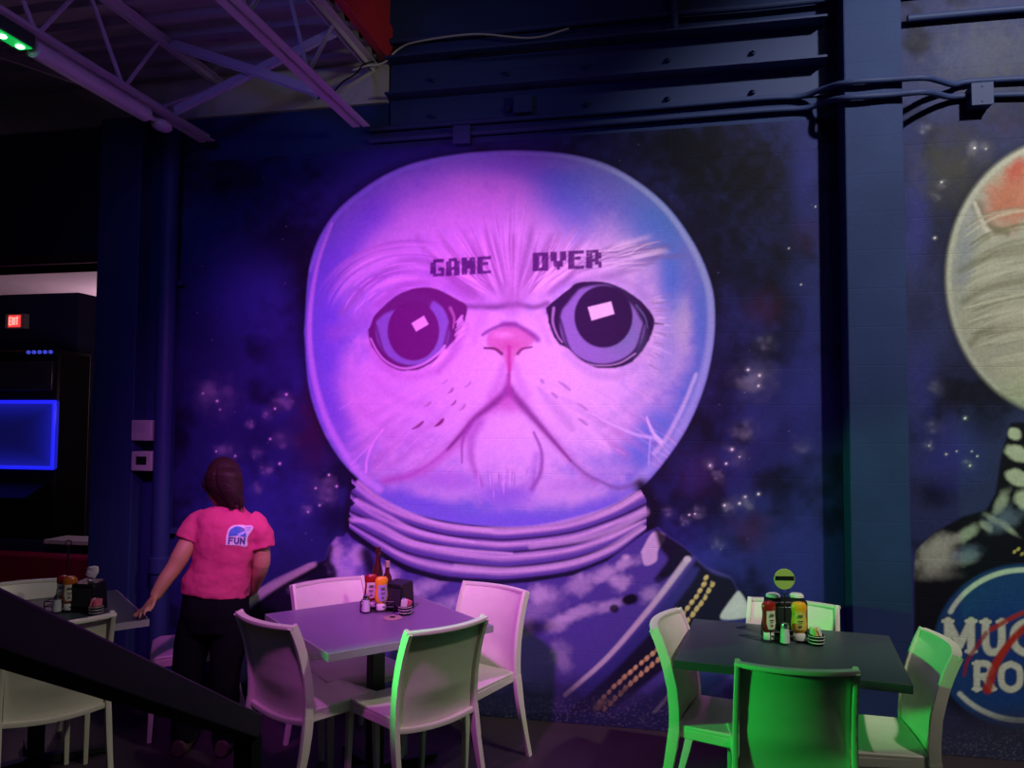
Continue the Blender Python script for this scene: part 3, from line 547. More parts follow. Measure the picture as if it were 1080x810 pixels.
def bar(bm, a, b, w, h, up=(0, 0, 1), w1=None, h1=None):
    """rectangular bar from a to b, w across, h along up"""
    a = V3(a); b = V3(b); t = (b-a).normalized(); up = V3(up); s = t.cross(up)
    if s.length < 1e-4: s = t.cross(V3((1, 0, 0)))
    s.normalize(); n = s.cross(t).normalized()
    w1 = w if w1 is None else w1; h1 = h if h1 is None else h1
    vs = []
    for p, ww, hh in ((a, w, h), (b, w1, h1)):
        for i, j in ((-1, -1), (1, -1), (1, 1), (-1, 1)): vs.append(bm.verts.new(p+s*(i*ww/2)+n*(j*hh/2)))
    bm.faces.new(vs[:4]); bm.faces.new(vs[4:][::-1])
    for i in range(4): bm.faces.new([vs[i], vs[(i+1) % 4], vs[4+(i+1) % 4], vs[4+i]])
    return bm
def tube(bm, pts, rad, seg=12, ref=(0, 0, 1), cap=True, pw=2.):
    """swept tube; rad = number, list, or list of (ra, rb): ra along 'side', rb along the other"""
    P = [V3(p) for p in pts]; n = len(P)
    if not isinstance(rad, (list, tuple)): rad = [rad]*n
    rings = []; ref = V3(ref)
    for i, p in enumerate(P):
        t = (P[min(i+1, n-1)]-P[max(i-1, 0)]).normalized()
        s = t.cross(ref)
        if s.length < 1e-3: s = t.cross(V3((0, 1, 0.01)))
        s.normalize(); q = s.cross(t).normalized()
        ra, rb = rad[i] if isinstance(rad[i], (tuple, list)) else (rad[i], rad[i])
        ring = []
        for k in range(seg):
            a = 2*math.pi*k/seg; c, d = math.cos(a), math.sin(a)
            if pw != 2: c = math.copysign(abs(c)**(2/pw), c); d = math.copysign(abs(d)**(2/pw), d)
            ring.append(bm.verts.new(p+s*(ra*c)+q*(rb*d)))
        rings.append(ring)
    for a, b in zip(rings, rings[1:]):
        for k in range(seg): bm.faces.new([a[k], a[(k+1) % seg], b[(k+1) % seg], b[k]])
    if cap: bm.faces.new(rings[0][::-1]); bm.faces.new(rings[-1])
    return bm
def spl(pts, n=6):
    P = [tuple(p) for p in pts]
    a = np.array(P, float); Q = np.vstack([2*a[0]-a[1], a, 2*a[-1]-a[-2]]); out = []
    for i in range(1, len(Q)-2):
        for t in np.linspace(0, 1, n, endpoint=False):
            p0, p1, p2, p3 = Q[i-1], Q[i], Q[i+1], Q[i+2]
            out.append(.5*((2*p1)+(-p0+p2)*t+(2*p0-5*p1+4*p2-p3)*t*t+(-p0+3*p1-3*p2+p3)*t**3))
    out.append(a[-1]); return [V3(p) for p in out]
def lathe(bm, prof, c=(0, 0, 0), seg=20, sx=1., sy=1.):
    rings = []
    for r, z in prof: rings.append([bm.verts.new((c[0]+r*sx*math.cos(2*math.pi*k/seg), c[1]+r*sy*math.sin(2*math.pi*k/seg), c[2]+z)) for k in range(seg)])
    for a, b in zip(rings, rings[1:]):
        for k in range(seg): bm.faces.new([a[k], a[(k+1) % seg], b[(k+1) % seg], b[k]])
    bm.faces.new(rings[0][::-1]); bm.faces.new(rings[-1]); return bm
def ball(bm, c, r, seg=14, M=None):
    mm = Matrix.Translation(V3(c)) @ (M or Matrix.Identity(4)) @ Matrix.Diagonal((*(r if isinstance(r, (tuple, list)) else (r, r, r)), 1))
    bmesh.ops.create_uvsphere(bm, u_segments=seg, v_segments=max(6, seg//2+2), radius=1, matrix=mm); return bm
def copy_tree(o, parent=None):
    c = o.copy(); COL.objects.link(c)
    if parent: c.parent = parent
    for ch in list(o.children): copy_tree(ch, c)
    return c

# ---------------------------------------------------------------- materials
M_NAVY = block_wall('navy_block_paint', (.022, .039, .138), rough=.65)
M_NAVYS = mat('navy_smooth_paint', (.024, .036, .15), .5, bump=.15, bscale=60, spec=.3)
M_NAVYD = mat('navy_dark_paint', (.010, .012, .055), .5)
M_STEEL = mat('navy_painted_steel', (.026, .042, .145), .6, bump=.05, bscale=80, spec=.25)
M_WHITEC = mat('white_joist_paint', (.50, .48, .48), .5, bump=.15, bscale=50)
M_DECK = mat('white_deck_paint', (.30, .29, .30), .7, bump=.2, bscale=20)
M_RED = mat('red_fascia_paint', (.45, .022, .035), .5)
M_FLOOR = mat('stained_concrete', (.034, .022, .030), .55, bump=.25, bscale=14, var=.5)
M_CHAIR = mat('cream_moulded_plastic', (.68, .66, .56), .38, bump=.04, bscale=120)
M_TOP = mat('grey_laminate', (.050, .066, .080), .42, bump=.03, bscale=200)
M_TOPL = mat('purple_lit_laminate', (.19, .13, .25), .38, bump=.03, bscale=200)  # table laminate with the purple lamp light put into its colour
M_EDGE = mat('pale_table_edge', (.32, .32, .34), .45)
M_EDGED = mat('slate_table_edge', (.05, .058, .075), .45)
M_BLACK = mat('black_powder_coat', (.006, .006, .008), .45)
M_BLKP = mat('black_plastic', (.007, .007, .008), .45, spec=.25)
M_RAIL = mat('black_rail_paint', (.003, .0025, .004), .6, bump=.05, spec=.12)
M_WHITE = mat('white_plastic', (.70, .69, .66), .45)
M_GLASS = mat('shaker_glass', (.55, .55, .60), .12, spec=.8)
M_CHROME = mat('chrome', (.6, .6, .62), .2, 1.)
M_KETCH = mat('ketchup_red', (.28, .012, .008), .25); M_MUST = mat('mustard_yellow', (.80, .36, .015), .3); M_CAPW = mat('white_cap', (.66, .65, .62), .4)
M_LABEL = mat('cream_label', (.62, .60, .50), .5, var=.25, bscale=300); M_SAUCE = mat('brown_sauce', (.07, .014, .010), .2); M_PAPER = mat('napkin_paper', (.62, .58, .55), .8)
M_PINKP = mat('pink_packet', (.55, .12, .16), .6); M_BOARD = mat('beige_coaster', (.38, .26, .24), .7)
M_SKIN = mat('skin', (.50, .25, .145), .5, bump=.05, bscale=90); M_SHIRT = mat('pink_tee_cotton', (.58, .055, .165), .85, bump=.2, bscale=30); M_PANTS = mat('black_trousers', (.005, .005, .008), .9, bump=.2, bscale=40, spec=.08)
M_HAIR = mat('brown_hair', (.022, .009, .009), .6, bump=.3, bscale=60, spec=.2); M_SHOE = mat('dark_shoe', (.10, .06, .06), .6)
M_GREYB = mat('grey_box', (.45, .44, .42), .5); M_LIDK = mat('green_disc', (.34, .40, .10), .5)

# ---------------------------------------------------------------- setting
XR0 = on_y(895, 400, -.18).x; XR1 = on_y(958, 400, -.18).x           # right pilaster
XL1 = on_y(142, 400, -.12).x; XL0 = on_y(98, 400, -.12).x            # left pilaster
X410 = on_y(411, 60, 0).x; ZC = on_y(410, 62, 0).z                    # low ceiling on the left of the red fascia
ZJ = at(380, 132, on_y(380, 132, -.22).dot(FH)-EYE.dot(FH)).z
ZT = 6.4
print('XR', XR0, XR1, 'XL', XL0, XL1, 'X410', X410, 'ZC', ZC, 'ZJ', ZJ)
bm = BM(); box(bm, -9, 6.5, -9, 6, -.1, 0); struct('floor', bm, M_FLOOR)
bm = BM(); box(bm, XL0, 6.5, 0, .25, 0, ZT); struct('wall_back', bm, M_NAVY)
zh = on_y(60, 279, 0).z
bm = BM(); box(bm, -9, XL0, 0, .25, zh, ZC); struct('wall_header', bm, M_NAVYD)
bm = BM(); box(bm, XR0, XR1, -.18, 0, 0, ZT); struct('wall_pilaster_right', bm, M_NAVY, .008)
bm = BM(); box(bm, XL0, XL1, -.12, 0, 0, on_y(330, 116, 0).z); struct('wall_pilaster_left', bm, M_NAVYS, .008)
bm = BM(); box(bm, -9, XL0, -.02, .27, zh, zh+.06); struct('trim_1', bm, mat('dark_red_trim', (.05, .006, .012), .6))
bm = BM()                                                              # ribbed deck, ribs run along the wall
yy = -8.; prof = []
while yy < .0:
    prof += [(yy, 0), (yy+.05, 0), (yy+.07, .035), (yy+.18, .035), (yy+.20, 0)]; yy += .20
lo = [bm.verts.new((-9, min(y, 0), ZC-.06+z)) for y, z in prof]; hi = [bm.verts.new((X410-.035, min(y, 0), ZC-.06+z)) for y, z in prof]
for i in range(len(lo)-1): bm.faces.new([lo[i], lo[i+1], hi[i+1], hi[i]])
tp = [bm.verts.new(p) for p in ((-9, -8, ZC+.2), (X410-.035, -8, ZC+.2), (X410-.035, 0, ZC+.2), (-9, 0, ZC+.2))]; bm.faces.new(tp)
struct('ceiling', bm, M_DECK)
bm = BM(); box(bm, X410-.035, 6.5, -9, 0, ZT, ZT+.1); struct('ceiling_high', bm, M_NAVYD)
bm = BM(); box(bm, X410-.035, X410, -8, -.002, ZC-.03, ZT); struct('wall_fascia', bm, M_RED, .004)
bm = BM(); box(bm, X410, X410+.02, -8, -.002, ZC-.03, ZC+.20); struct('trim_2', bm, M_RED, .004)
zs = on_y(330, 116, 0).z
bm = BM(); box(bm, -9, X410, -.03, 0, zs, ZC-.02); struct('trim_3', bm, mat('cream_top_course', (.46, .44, .36), .7, bump=.3, bscale=12, var=.2))
# the room beyond, on the left
ZP = 3.0
bm = BM(); box(bm, -12, XL0+2, 5.6, 5.8, 0, ZC+.5); struct('wall_far', bm, mat('white_far_wall', (.50, .42, .44), .7))
bm = BM(); box(bm, -12, XL0+1.5, .25, 6, ZP+.35, ZP+.45); struct('ceiling_far', bm, mat('far_ceiling', (.42, .36, .38), .7))
bx = on_y(80, 400, 1.5).x; bz = on_y(60, 309, 1.5).z
bm = BM(); box(bm, -9, bx, 1.5, 2.3, 0, bz); struct('wall_left', bm, mat('navy_partition', (.020, .024, .10), .5), .01)
lamp('far_room_fill', 'POINT', (-6.6, 4.6, 2.7), (-5, 3.9, 0), 110, (.95, .62, .80), .3)  # added unseen lamp so the white wall beyond shows
lz = on_y(70, 569, .9).z; lx = on_y(50, 569, .9).x
bm = BM(); box(bm, -9, XL0+.35, .95, 1.05, 0, lz-.04); struct('wall_low', bm, mat('navy_low_wall', (.016, .022, .09), .5))
t = thing('ledge_shelf', 'short white ledge on top of the low navy wall beside the left pilaster', 'shelf', (0, 0, 0))
bm = BM(); box(bm, lx, XL0+.35, .86, 1.1, lz-.035, lz); obj('board', bm, M_WHITE, t, bevel=.004)
for q in (.2, .8): bm = BM(); bar(bm, (lx+(XL0+.35-lx)*q, .93, lz-.035), (lx+(XL0+.35-lx)*q, .93, lz-.10), .02, .03, (0, 1, 0)); obj('bracket', bm, M_BLACK, t)
# red bench below it
rz0 = on_y(30, 590, .55).z
t = thing('booth_bench', 'dark red padded bench back along the low wall at far left', 'bench', (-4.6, .72, 0))
bm = BM(); box(bm, -1.7, 1.15, .05, .16, .42, rz0); obj('backrest', bm, mat('red_vinyl', (.30, .012, .05), .4), t, bevel=.03)
bm = BM(); box(bm, -1.7, 1.15, -.38, .06, .36, .47); obj('seat', bm, mat('red_vinyl_seat', (.16, .008, .02), .4), t, bevel=.03)
bm = BM(); box(bm, -1.7, 1.15, -.30, .16, 0, .36); obj('base', bm, M_BLKP, t)

# ---------------------------------------------------------------- the painted walls
M_MUR = block_wall('mural_paint', attr='paint', rough=.6)
def mural(cvfun, x0, x1, z0, z1, y, names, root, step=.0052):
    nx = int((x1-x0)/step)+1; nz = int((z1-z0)/step)+1
    X, Z = np.meshgrid(np.linspace(x0, x1, nx), np.linspace(z0, z1, nz))
    dx = X-EYE.x; dy = np.full_like(X, y-EYE.y); dz = Z-EYE.z
    dep = dx*f_.x+dy*f_.y+dz*f_.z
    U = 540+F*(dx*r_.x+dy*r_.y+dz*r_.z)/dep; W = 405-F*(dx*u_.x+dy*u_.y+dz*u_.z)/dep
    cv = cvfun(U, W); C = np.clip(cv.C, 0, 1); I = cv.I
    FI = np.max(np.stack([I[:-1, :-1], I[1:, :-1], I[:-1, 1:], I[1:, 1:]]), 0)
    gi = np.arange(nx*nz).reshape(nz, nx)
    quads = np.stack([gi[:-1, :-1], gi[:-1, 1:], gi[1:, 1:], gi[1:, :-1]], -1).reshape(-1, 4)
    FIf = FI.reshape(-1); P = np.stack([X.ravel(), np.full(nx*nz, y), Z.ravel()], 1); Cf = np.concatenate([C.reshape(-1, 3), np.ones((nx*nz, 1))], 1)
    for k in np.unique(FIf):
        if k not in names: continue
        q = quads[FIf == k]; used, inv = np.unique(q, return_inverse=True); q = inv.reshape(-1, 4)
        me = bpy.data.meshes.new(names[k]); me.vertices.add(len(used)); me.vertices.foreach_set('co', P[used].astype(np.float32).ravel())
        me.loops.add(len(q)*4); me.loops.foreach_set('vertex_index', q.astype(np.int32).ravel())
        me.polygons.add(len(q)); me.polygons.foreach_set('loop_start', np.arange(0, len(q)*4, 4, dtype=np.int32))
        me.update(calc_edges=True)
        a = me.color_attributes.new('paint', 'FLOAT_COLOR', 'POINT'); a.data.foreach_set('color', Cf[used].astype(np.float32).ravel())
        me.materials.append(M_MUR)
        o = bpy.data.objects.new(names[k], me); COL.objects.link(o)
        if isinstance(root, dict): o.parent = root[k]
        else: o.parent = root
ZM = on_y(600, 156, 0).z+.02
rt = thing('mural', 'huge mural of a white cat face in a round space helmet on navy block wall', 'mural')
XM0 = on_y(186, 400, 0).x; XM1 = XR0-.002
mural(paint_main, XM0, XM1, .002, ZM+.05, -.004, {0: 'painted_sky', 1: 'painted_helmet', 2: 'painted_eye', 3: 'painted_eye', 4: 'painted_nose', 5: 'painted_collar', 6: 'painted_spacesuit', 7: 'painted_beads', 8: 'lettering', 11: 'lettering'}, rt)
rs = thing('mural', 'partly seen mural of a cream cat in a space helmet, right of the navy pilaster', 'mural', group=None)
re = thing('painted_emblem', 'round blue root beer emblem with cream letters painted low on the right wall', 'sign')
mural(paint_side, XR1+.002, XR1+1.25, .002, 4.3, -.004, {0: 'painted_sky', 1: 'painted_helmet', 6: 'painted_spacesuit', 9: 'painted_disc', 8: 'lettering', 11: 'lettering', 10: 'painted_swoosh'}, {0: rs, 1: rs, 6: rs, 9: re, 8: re, 11: re, 10: re})

# ---------------------------------------------------------------- steel, conduit and boxes on the wall
def ledger(a, b, name, label):
    pa = on_y(*a, 0); pb = on_y(*b, 0); z = (pa.z+pb.z)/2; x0 = pa.x; x1 = min(pb.x, XR0-.01)
    t = thing('steel_angle', label, 'steel beam', ((x0+x1)/2, 0, z), group=None); L = (x1-x0)/2
    bm = BM(); box(bm, -L, L, -.125, 0, -.012, 0); obj('flange', bm, M_STEEL, t)
    bm = BM(); box(bm, -L, L, -.014, 0, -.18, -.012); obj('web', bm, M_STEEL, t)
    for k in range(5):
        bm = BM(); x = -L+(k+.6)*2*L/5.4
        tube(bm, [(x, -.014, -.13), (x, -.034, -.13)], .016, 6, (0, 0, 1)); tube(bm, [(x, -.034, -.13), (x, -.05, -.13)], .008, 8); obj('bolt', bm, M_STEEL, t)
    return t
ledger((413, 68), (868, 27), 'upper', 'upper navy steel angle bolted across the top of the wall')
ledger((413, 105), (868, 69), 'lower', 'lower navy steel angle with bolt heads above the pair of conduits')
def conduit(pts, r, label, yoff=-.03, m=M_STEEL):
    P = [on_y(p[0], p[1], p[2] if len(p) > 2 else yoff) for p in pts]
    c = sum(P, V3())/len(P)
    bm = BM(); tube(bm, spl([p-c for p in P], 5), r, 10, (0, 1, 0))
    o = obj('conduit', bm, m, loc=c); return tag(o, label, 'conduit')
conduit([(390, 137), (480, 130), (650, 117), (800, 104), (842, 102), (868, 94, -.1), (894, 87, -.21), (940, 84, -.21), (975, 82, -.21), (990, 85, -.12), (1006, 89, -.05), (1024, 86), (1100, 82), (1180, 79)], .016, 'higher of the two long navy conduits crossing wall and pilaster below the steel')
conduit([(390, 149), (480, 142), (650, 129), (800, 117), (850, 114), (872, 107, -.1), (894, 103, -.21), (940, 100, -.21), (973, 97, -.21), (988, 99, -.12), (1001, 102, -.05), (1024, 101), (1100, 99), (1180, 97)], .016, 'lower of the two long navy conduits crossing wall and pilaster below the steel')
conduit([(410, 44), (497, 36), (672, 18), (800, 7), (900, -4), (1000, -14)], .018, 'thin navy conduit running above the upper steel angle at top', -.05)
conduit([(711, -60), (711, 0), (712, 34)], .022, 'short upright navy conduit dropping to the upper steel angle', -.09)
conduit([(957, 20), (1010, 15), (1080, 9), (1180, 2)], .02, 'navy conduit at the top right, starting beside the pilaster', -.04)
def jbox(px0, px1, py0, py1, label, dp=.07):
    a = on_y(px0, py0, -dp); b = on_y(px1, py1, -dp)
    t = thing('junction_box', label, 'electrical box', ((a.x+b.x)/2, 0, (a.z+b.z)/2)); w = (b.x-a.x)/2; h = (a.z-b.z)/2
    bm = BM(); box(bm, -w, w, -dp+.004, -.001, -h, h); obj('body', bm, M_STEEL, t, bevel=.004)
    bm = BM(); box(bm, -w-.003, w+.003, -dp, -dp+.005, -h-.003, h+.003); obj('cover', bm, M_STEEL, t, bevel=.002)
    for q in (-.7, .7): bm = BM(); tube(bm, [(0, -dp, h*q), (0, -dp-.003, h*q)], .006, 8); obj('screw', bm, M_STEEL, t)
jbox(542, 560, 101, 117, 'small navy junction box just under the lower steel angle'); jbox(478, 495, 133, 150, 'small navy junction box on the conduits above the helmet')
jbox(1025, 1048, 88, 109, 'navy junction box on the conduits right of the pilaster', .09)
# loose cables draped along the top
def cable(pts, r, label, m=M_BLKP):
    P = spl([on_y(*p) for p in pts], 6); c = P[len(P)//2].copy(); bm = BM(); tube(bm, [p-c for p in P], r, 6, (0, 1, 0)); return tag(obj('cable', bm, m, loc=c), label, 'cable')
cable([(372, 74, -.3), (385, 70, -.2), (405, 66, -.1), (420, 52, -.05), (440, 44, -.06), (500, 36, -.07), (560, 40, -.06), (600, 30, -.07)], .006, 'loose dark cable from the joist to the conduit by the red fascia', M_GREYB)
cable([(335, 105, -.6), (345, 92, -.6), (352, 96, -.55), (362, 86, -.4), (375, 78, -.3), (384, 68, -.2), (398, 64, -.1)], .005, 'thin black cable looping off the end of the right joist')
cable([(412, 60, -.03), (440, 64, -.04), (470, 60, -.05), (520, 56, -.14), (560, 53, -.14), (620, 48, -.14)], .005, 'thin black cable drooping along the upper steel angle')

# upright pipe in the corner left of the mural
pb = on_y(166, 650, -.09); pt = on_y(182, 150, -.09)
t = thing('wall_pipe', 'tall navy painted pipe standing in the corner beside the left pilaster', 'pipe', (on_y(174, 400, -.09).x, -.09, 0))
bm = BM(); lathe(bm, [(.056, 0), (.056, zs-.02)], seg=24); obj('pipe', bm, M_NAVYS, t)
zc = on_y(166, 588, -.09).z
bm = BM(); lathe(bm, [(.06, zc-.10), (.068, zc-.09), (.068, zc+.0), (.06, zc+.01)], seg=24); obj('coupling', bm, M_NAVYS, t)
for z in (1.0, 2.6): bm = BM(); box(bm, -.075, .075, .03, .088, z, z+.03); obj('clamp', bm, M_NAVYS, t)
x0 = XL1; 
def stat(px0, px1, py0, py1, label, window):
    y = -.13
    a = on_y(px0, py0, y); b = on_y(px1, py1, y); t = thing('thermostat', label, 'thermostat', ((a.x+b.x)/2, -.121 if b.x < XL1+.02 else -.10, (a.z+b.z)/2)); w = (b.x-a.x)/2; h = (a.z-b.z)/2
    bm = BM(); box(bm, -w, w, -.035, .1 if b.x > XL1 else 0, -h, h); obj('case', bm, M_GREYB, t, bevel=.006)
    bm = BM()
    if window: box(bm, -w*.5, w*.5, -.0365, -.034, -h*.35, h*.5); obj('display', bm, M_BLKP, t)
    else: box(bm, -w*.75, w*.4, -.0365, -.034, -h*.2, h*.75); obj('display', bm, mat('faded_display', (.40, .36, .42), .4), t)
stat(139, 160, 443, 465, 'upper pale grey thermostat box on the wall by the corner pipe', False); stat(139, 160, 476, 497, 'lower pale grey control with dark window by the corner pipe', True)

# ---------------------------------------------------------------- joists
def joist(x, yend, label, first):
    t = thing('bar_joist', label, 'roof joist', (x, yend, ZJ)); dz = ZC-ZJ-.06
    bm = BM(); 
    for s in (-1, 1): box(bm, min(s*.012, s*.055), max(s*.012, s*.055), -6, 0, -.005, .0); box(bm, min(s*.008, s*.014), max(s*.008, s*.014), -6, 0, -.005, .04)
    obj('bottom_chord', bm, M_WHITEC, t)
    bm = BM(); 
    for s in (-1, 1): box(bm, min(s*.012, s*.05), max(s*.012, s*.05), -6, yend*-1-.04, dz-.012, dz-.006); box(bm, min(s*.008, s*.014), max(s*.008, s*.014), -6, yend*-1-.04, dz-.045, dz-.006)
    obj('top_chord', bm, M_WHITEC, t)
    y = first; k = 0
    while y > -5.6:
        for d in (-.29, .29):
            if y+d > -yend-.05: continue
            bm = BM(); tube(bm, [(0, y, .01), (0, y+d, dz-.02)], .011, 8, (1, 0, 0)); obj('web_rod', bm, M_WHITEC, t)
        y -= .586
    bm = BM(); tube(bm, [(0, first+.30, .02), (0, -yend-.02, dz-.02)], .012, 8, (1, 0, 0)); obj('end_rod', bm, M_WHITEC, t)
    return t
j2 = on_z(381, 133, ZJ); j1 = on_z(219, 149, ZJ)
print('joists', j1, j2)
n2 = on_z(329, 79, ZJ); n1 = on_z(142.6, 94, ZJ)
print('nodes', n2.y, on_z(270, 17, ZJ).y, on_z(338, 20, ZC-.03).y, on_z(307, -14, ZC-.03).y, on_z(376, 65, ZC-.03).y, 'L', n1.y, on_z(61, 39, ZJ).y, on_z(159, 38, ZC-.03).y, on_z(212, 81, ZC-.03).y)
joist(j2.x, min(j2.y, -.06), 'white steel bar joist ending on the wall left of the red fascia', n2.y-j2.y); joist(j1.x, min(j1.y, -.06), 'white steel bar joist farther left, above the green light bar', n1.y-j1.y)
def strap(a, b, label, w=.06):
    c = (a+b)/2; bm = BM(); bar(bm, a-c, b-c, w, .006, (0, 1, 0)); bm2 = bm; t_ = (b-a).normalized(); 
    bar(bm2, a-c+V3((0, .0, -.02)), b-c+V3((0, .0, -.02)), .006, .04, (0, 1, 0))
    return tag(obj('bridging_strap', bm, M_WHITEC, loc=c), label, 'strap')
yb = on_z(190, 124, ZJ).y
strap(V3((j1.x+.03, yb, ZJ+.04)), V3((j2.x-.03, yb, ZC-.08)), 'white cross brace rising from left joist foot to right joist top')
strap(V3((j2.x-.03, yb-.05, ZJ+.03)), V3((j1.x+.03, yb-.05, ZC-.08)), 'white cross brace falling from left joist top to right joist foot')
strap(V3((j1.x-.03, yb-.1, ZJ+.03)), V3((j1.x-1.1, yb-.1, ZC-.06)), 'dim brace running left from the left joist', .04)
# light bars under the left joist
def on_x(px, py, x):
    d = ray(px, py); return EYE+d*((x-EYE.x)/d.x)
zb = ZJ-.055
p0 = on_z(160, 121, zb); p1 = on_z(54, 48, zb)
t = thing('light_bar', 'unlit white tube light hung under the left joist', 'light', (j1.x-.01, p0.y, zb))
L = p1.y-p0.y
bm = BM(); tube(bm, [(0, 0, 0), (0, -.01, 0), (0, L+.01, 0), (0, L, 0)], [.03, .042, .042, .03], 16); obj('tube_housing', bm, M_WHITEC, t)
bm = BM(); ball(bm, (0, .13, -.01), (.05, .075, .035)); obj('end_cap', bm, M_WHITEC, t)
bm = BM(); tube(bm, [(0, -.02, 0), (0, .13, 0)], .015, 8); obj('plug', bm, M_WHITEC, t)
for q in (.2, .8): bm = BM(); box(bm, -.008, .008, L*q-.01, L*q+.01, .03, .06); obj('bracket', bm, M_WHITEC, t)
t = thing('led_bar', 'green glowing LED bar under the joist at the upper left corner', 'light', (j1.x-.01, p1.y-.02, zb))
bm = BM(); box(bm, -.04, .04, -1.3, 0, -.02, .045); obj('housing', bm, mat('led_housing', (.02, .05, .025), .4), t, bevel=.006)
M_LED = mat('green_led', (.1, 1, .3), .3, emit=(.30, 1.0, .45), estr=9)
M_LEDB = mat('green_diffuser', (.02, .35, .08), .4, emit=(.0, .75, .10), estr=.55)
bm = BM(); box(bm, -.034, .034, -1.28, -.012, -.026, -.02); obj('diffuser', bm, M_LEDB, t)
for k in range(13):
    bm = BM(); ball(bm, (0, -.045-k*.097, -.027), (.019, .019, .008), 12); obj('led_lens', bm, M_LED, t)

# ---------------------------------------------------------------- far room things
def screen_mat(xr):
    m = mat('dark_screen', (.004, .006, .04), .25); nt = m.node_tree; b = nt.nodes['Principled BSDF']
    tc = nt.nodes.new('ShaderNodeTexCoord'); mp = nt.nodes.new('ShaderNodeMapping'); mp.vector_type = 'TEXTURE'
    mp.inputs['Location'].default_value = ((xr-.72)/2, 0, (sz0+sz1)/2); mp.inputs['Scale'].default_value = ((xr+.72)/2, 1, (sz1-sz0)/2)
    nt.links.new(tc.outputs['Object'], mp.inputs[0]); sp = nt.nodes.new('ShaderNodeSeparateXYZ'); nt.links.new(mp.outputs[0], sp.inputs[0])
    def mth(op, a, b=None):
        n = nt.nodes.new('ShaderNodeMath'); n.operation = op; nt.links.new(a, n.inputs[0])
        if b is not None: nt.links.new(b, n.inputs[1]) if hasattr(b, 'is_output') else setattr(n.inputs[1], 'default_value', b)
        return n.outputs[0]
    ax = mth('POWER', mth('ABSOLUTE', sp.outputs[0]), 6.0); az = mth('POWER', mth('ABSOLUTE', sp.outputs[2]), 3.0); gr = mth('MAXIMUM', ax, az)
    cr = nt.nodes.new('ShaderNodeValToRGB'); cr.color_ramp.elements[0].color = (.003, .003, .06, 1); cr.color_ramp.elements[1].color = (.010, .012, .42, 1)
    nt.links.new(gr, cr.inputs[0]); nt.links.new(cr.outputs[0], b.inputs['Emission Color']); b.inputs['Emission Strength'].default_value = 1.; return m
ys = 1.49
a = on_y(10, 332, ys); b = on_y(31, 347, ys)
t = thing('exit_sign', 'small red lit exit sign high on the navy partition at far left', 'sign', ((a.x+b.x)/2, ys, (a.z+b.z)/2)); w = (b.x-a.x)/2; h = (a.z-b.z)/2
bm = BM(); box(bm, -w, w, -.05, 0, -h, h); obj('case', bm, M_GREYB, t, bevel=.006)
bm = BM(); box(bm, -w*.62, w*.55, -.054, -.048, -h*.8, h*.8); obj('panel', bm, mat('exit_red', (.5, .01, .01), .4, emit=(1, .05, .05), estr=1.0), t)
bm = BM(); LW = w*.22; 
def seg(x, z, x2, z2): bar(bm, (x, -.056, z), (x2, -.056, z2), .012, .004, (0, 1, 0))
q = h*.5; x = -w*.48
seg(x, -q, x, q); [seg(x, s*q, x+LW*.8, s*q) for s in (-1, 0, 1)]; x += LW*1.1
seg(x, -q, x+LW*.8, q); seg(x, q, x+LW*.8, -q); x += LW*1.3
seg(x, -q, x, q); x += LW*.5
seg(x, q, x+LW*.9, q); seg(x+LW*.45, -q, x+LW*.45, q)
obj('lettering', bm, mat('exit_letters', (.8, .2, .2), .4, emit=(1, .35, .3), estr=1.2), t)
yc = 1.1
xa = on_y(62, 400, yc).x; za = on_y(40, 369, yc).z
t = thing('arcade_machine', 'black arcade machine with a blue glowing screen at far left', 'arcade game', (xa-.75, yc, 0))
bm = BM(); box(bm, -.75, .75, 0, .38, 0, za); obj('cabinet', bm, M_BLKP, t, bevel=.03)
sx0 = -.8; sx1 = on_y(59, 450, yc-.03).x-(xa-.75); sz0 = on_y(30, 495, yc-.03).z; sz1 = on_y(30, 422, yc-.03).z
bm = BM(); box(bm, -.72, sx1, -.035, .01, sz0, sz1); obj('screen', bm, screen_mat(sx1), t, bevel=.02)
M_BLUEL = mat('blue_light_strip', (.05, .08, 1), .4, emit=(.012, .014, .85), estr=1.1)
bm = BM(); e = .03
for (x0_, x1_, z0_, z1_) in ((-.72, sx1, sz1-e, sz1), (-.72, sx1, sz0, sz0+e), (sx1-e, sx1, sz0, sz1)): box(bm, x0_, x1_, -.05, -.03, z0_, z1_)
obj('light_strip', bm, M_BLUEL, t, bevel=.012)
M_MQ = mat('blue_marquee', (.1, .15, 1), .4, emit=(.06, .08, .8), estr=.6)
for k in range(5): bm = BM(); ball(bm, (.75-.08-k*.055, -.01, za-.02), .017, 8); obj('marquee_light', bm, M_MQ, t)
bm = BM(); box(bm, -.7, .7, -.02, .01, sz1+.08, za-.10); obj('marquee', bm, mat('marquee_dark', (.02, .02, .04), .3), t, bevel=.01)
bm = BM(); v = [(-.7, 0, sz0-.12), (.66, 0, sz0-.12), (.66, -.22, sz0-.22), (-.7, -.22, sz0-.22), (-.7, 0, sz0-.32), (.66, 0, sz0-.32)]
vs = [bm.verts.new(p) for p in v]
for fc in ((0, 1, 2, 3), (3, 2, 5, 4), (0, 3, 4), (1, 5, 2), (0, 4, 5, 1)): bm.faces.new([vs[i] for i in fc])
obj('control_panel', bm, M_BLKP, t)

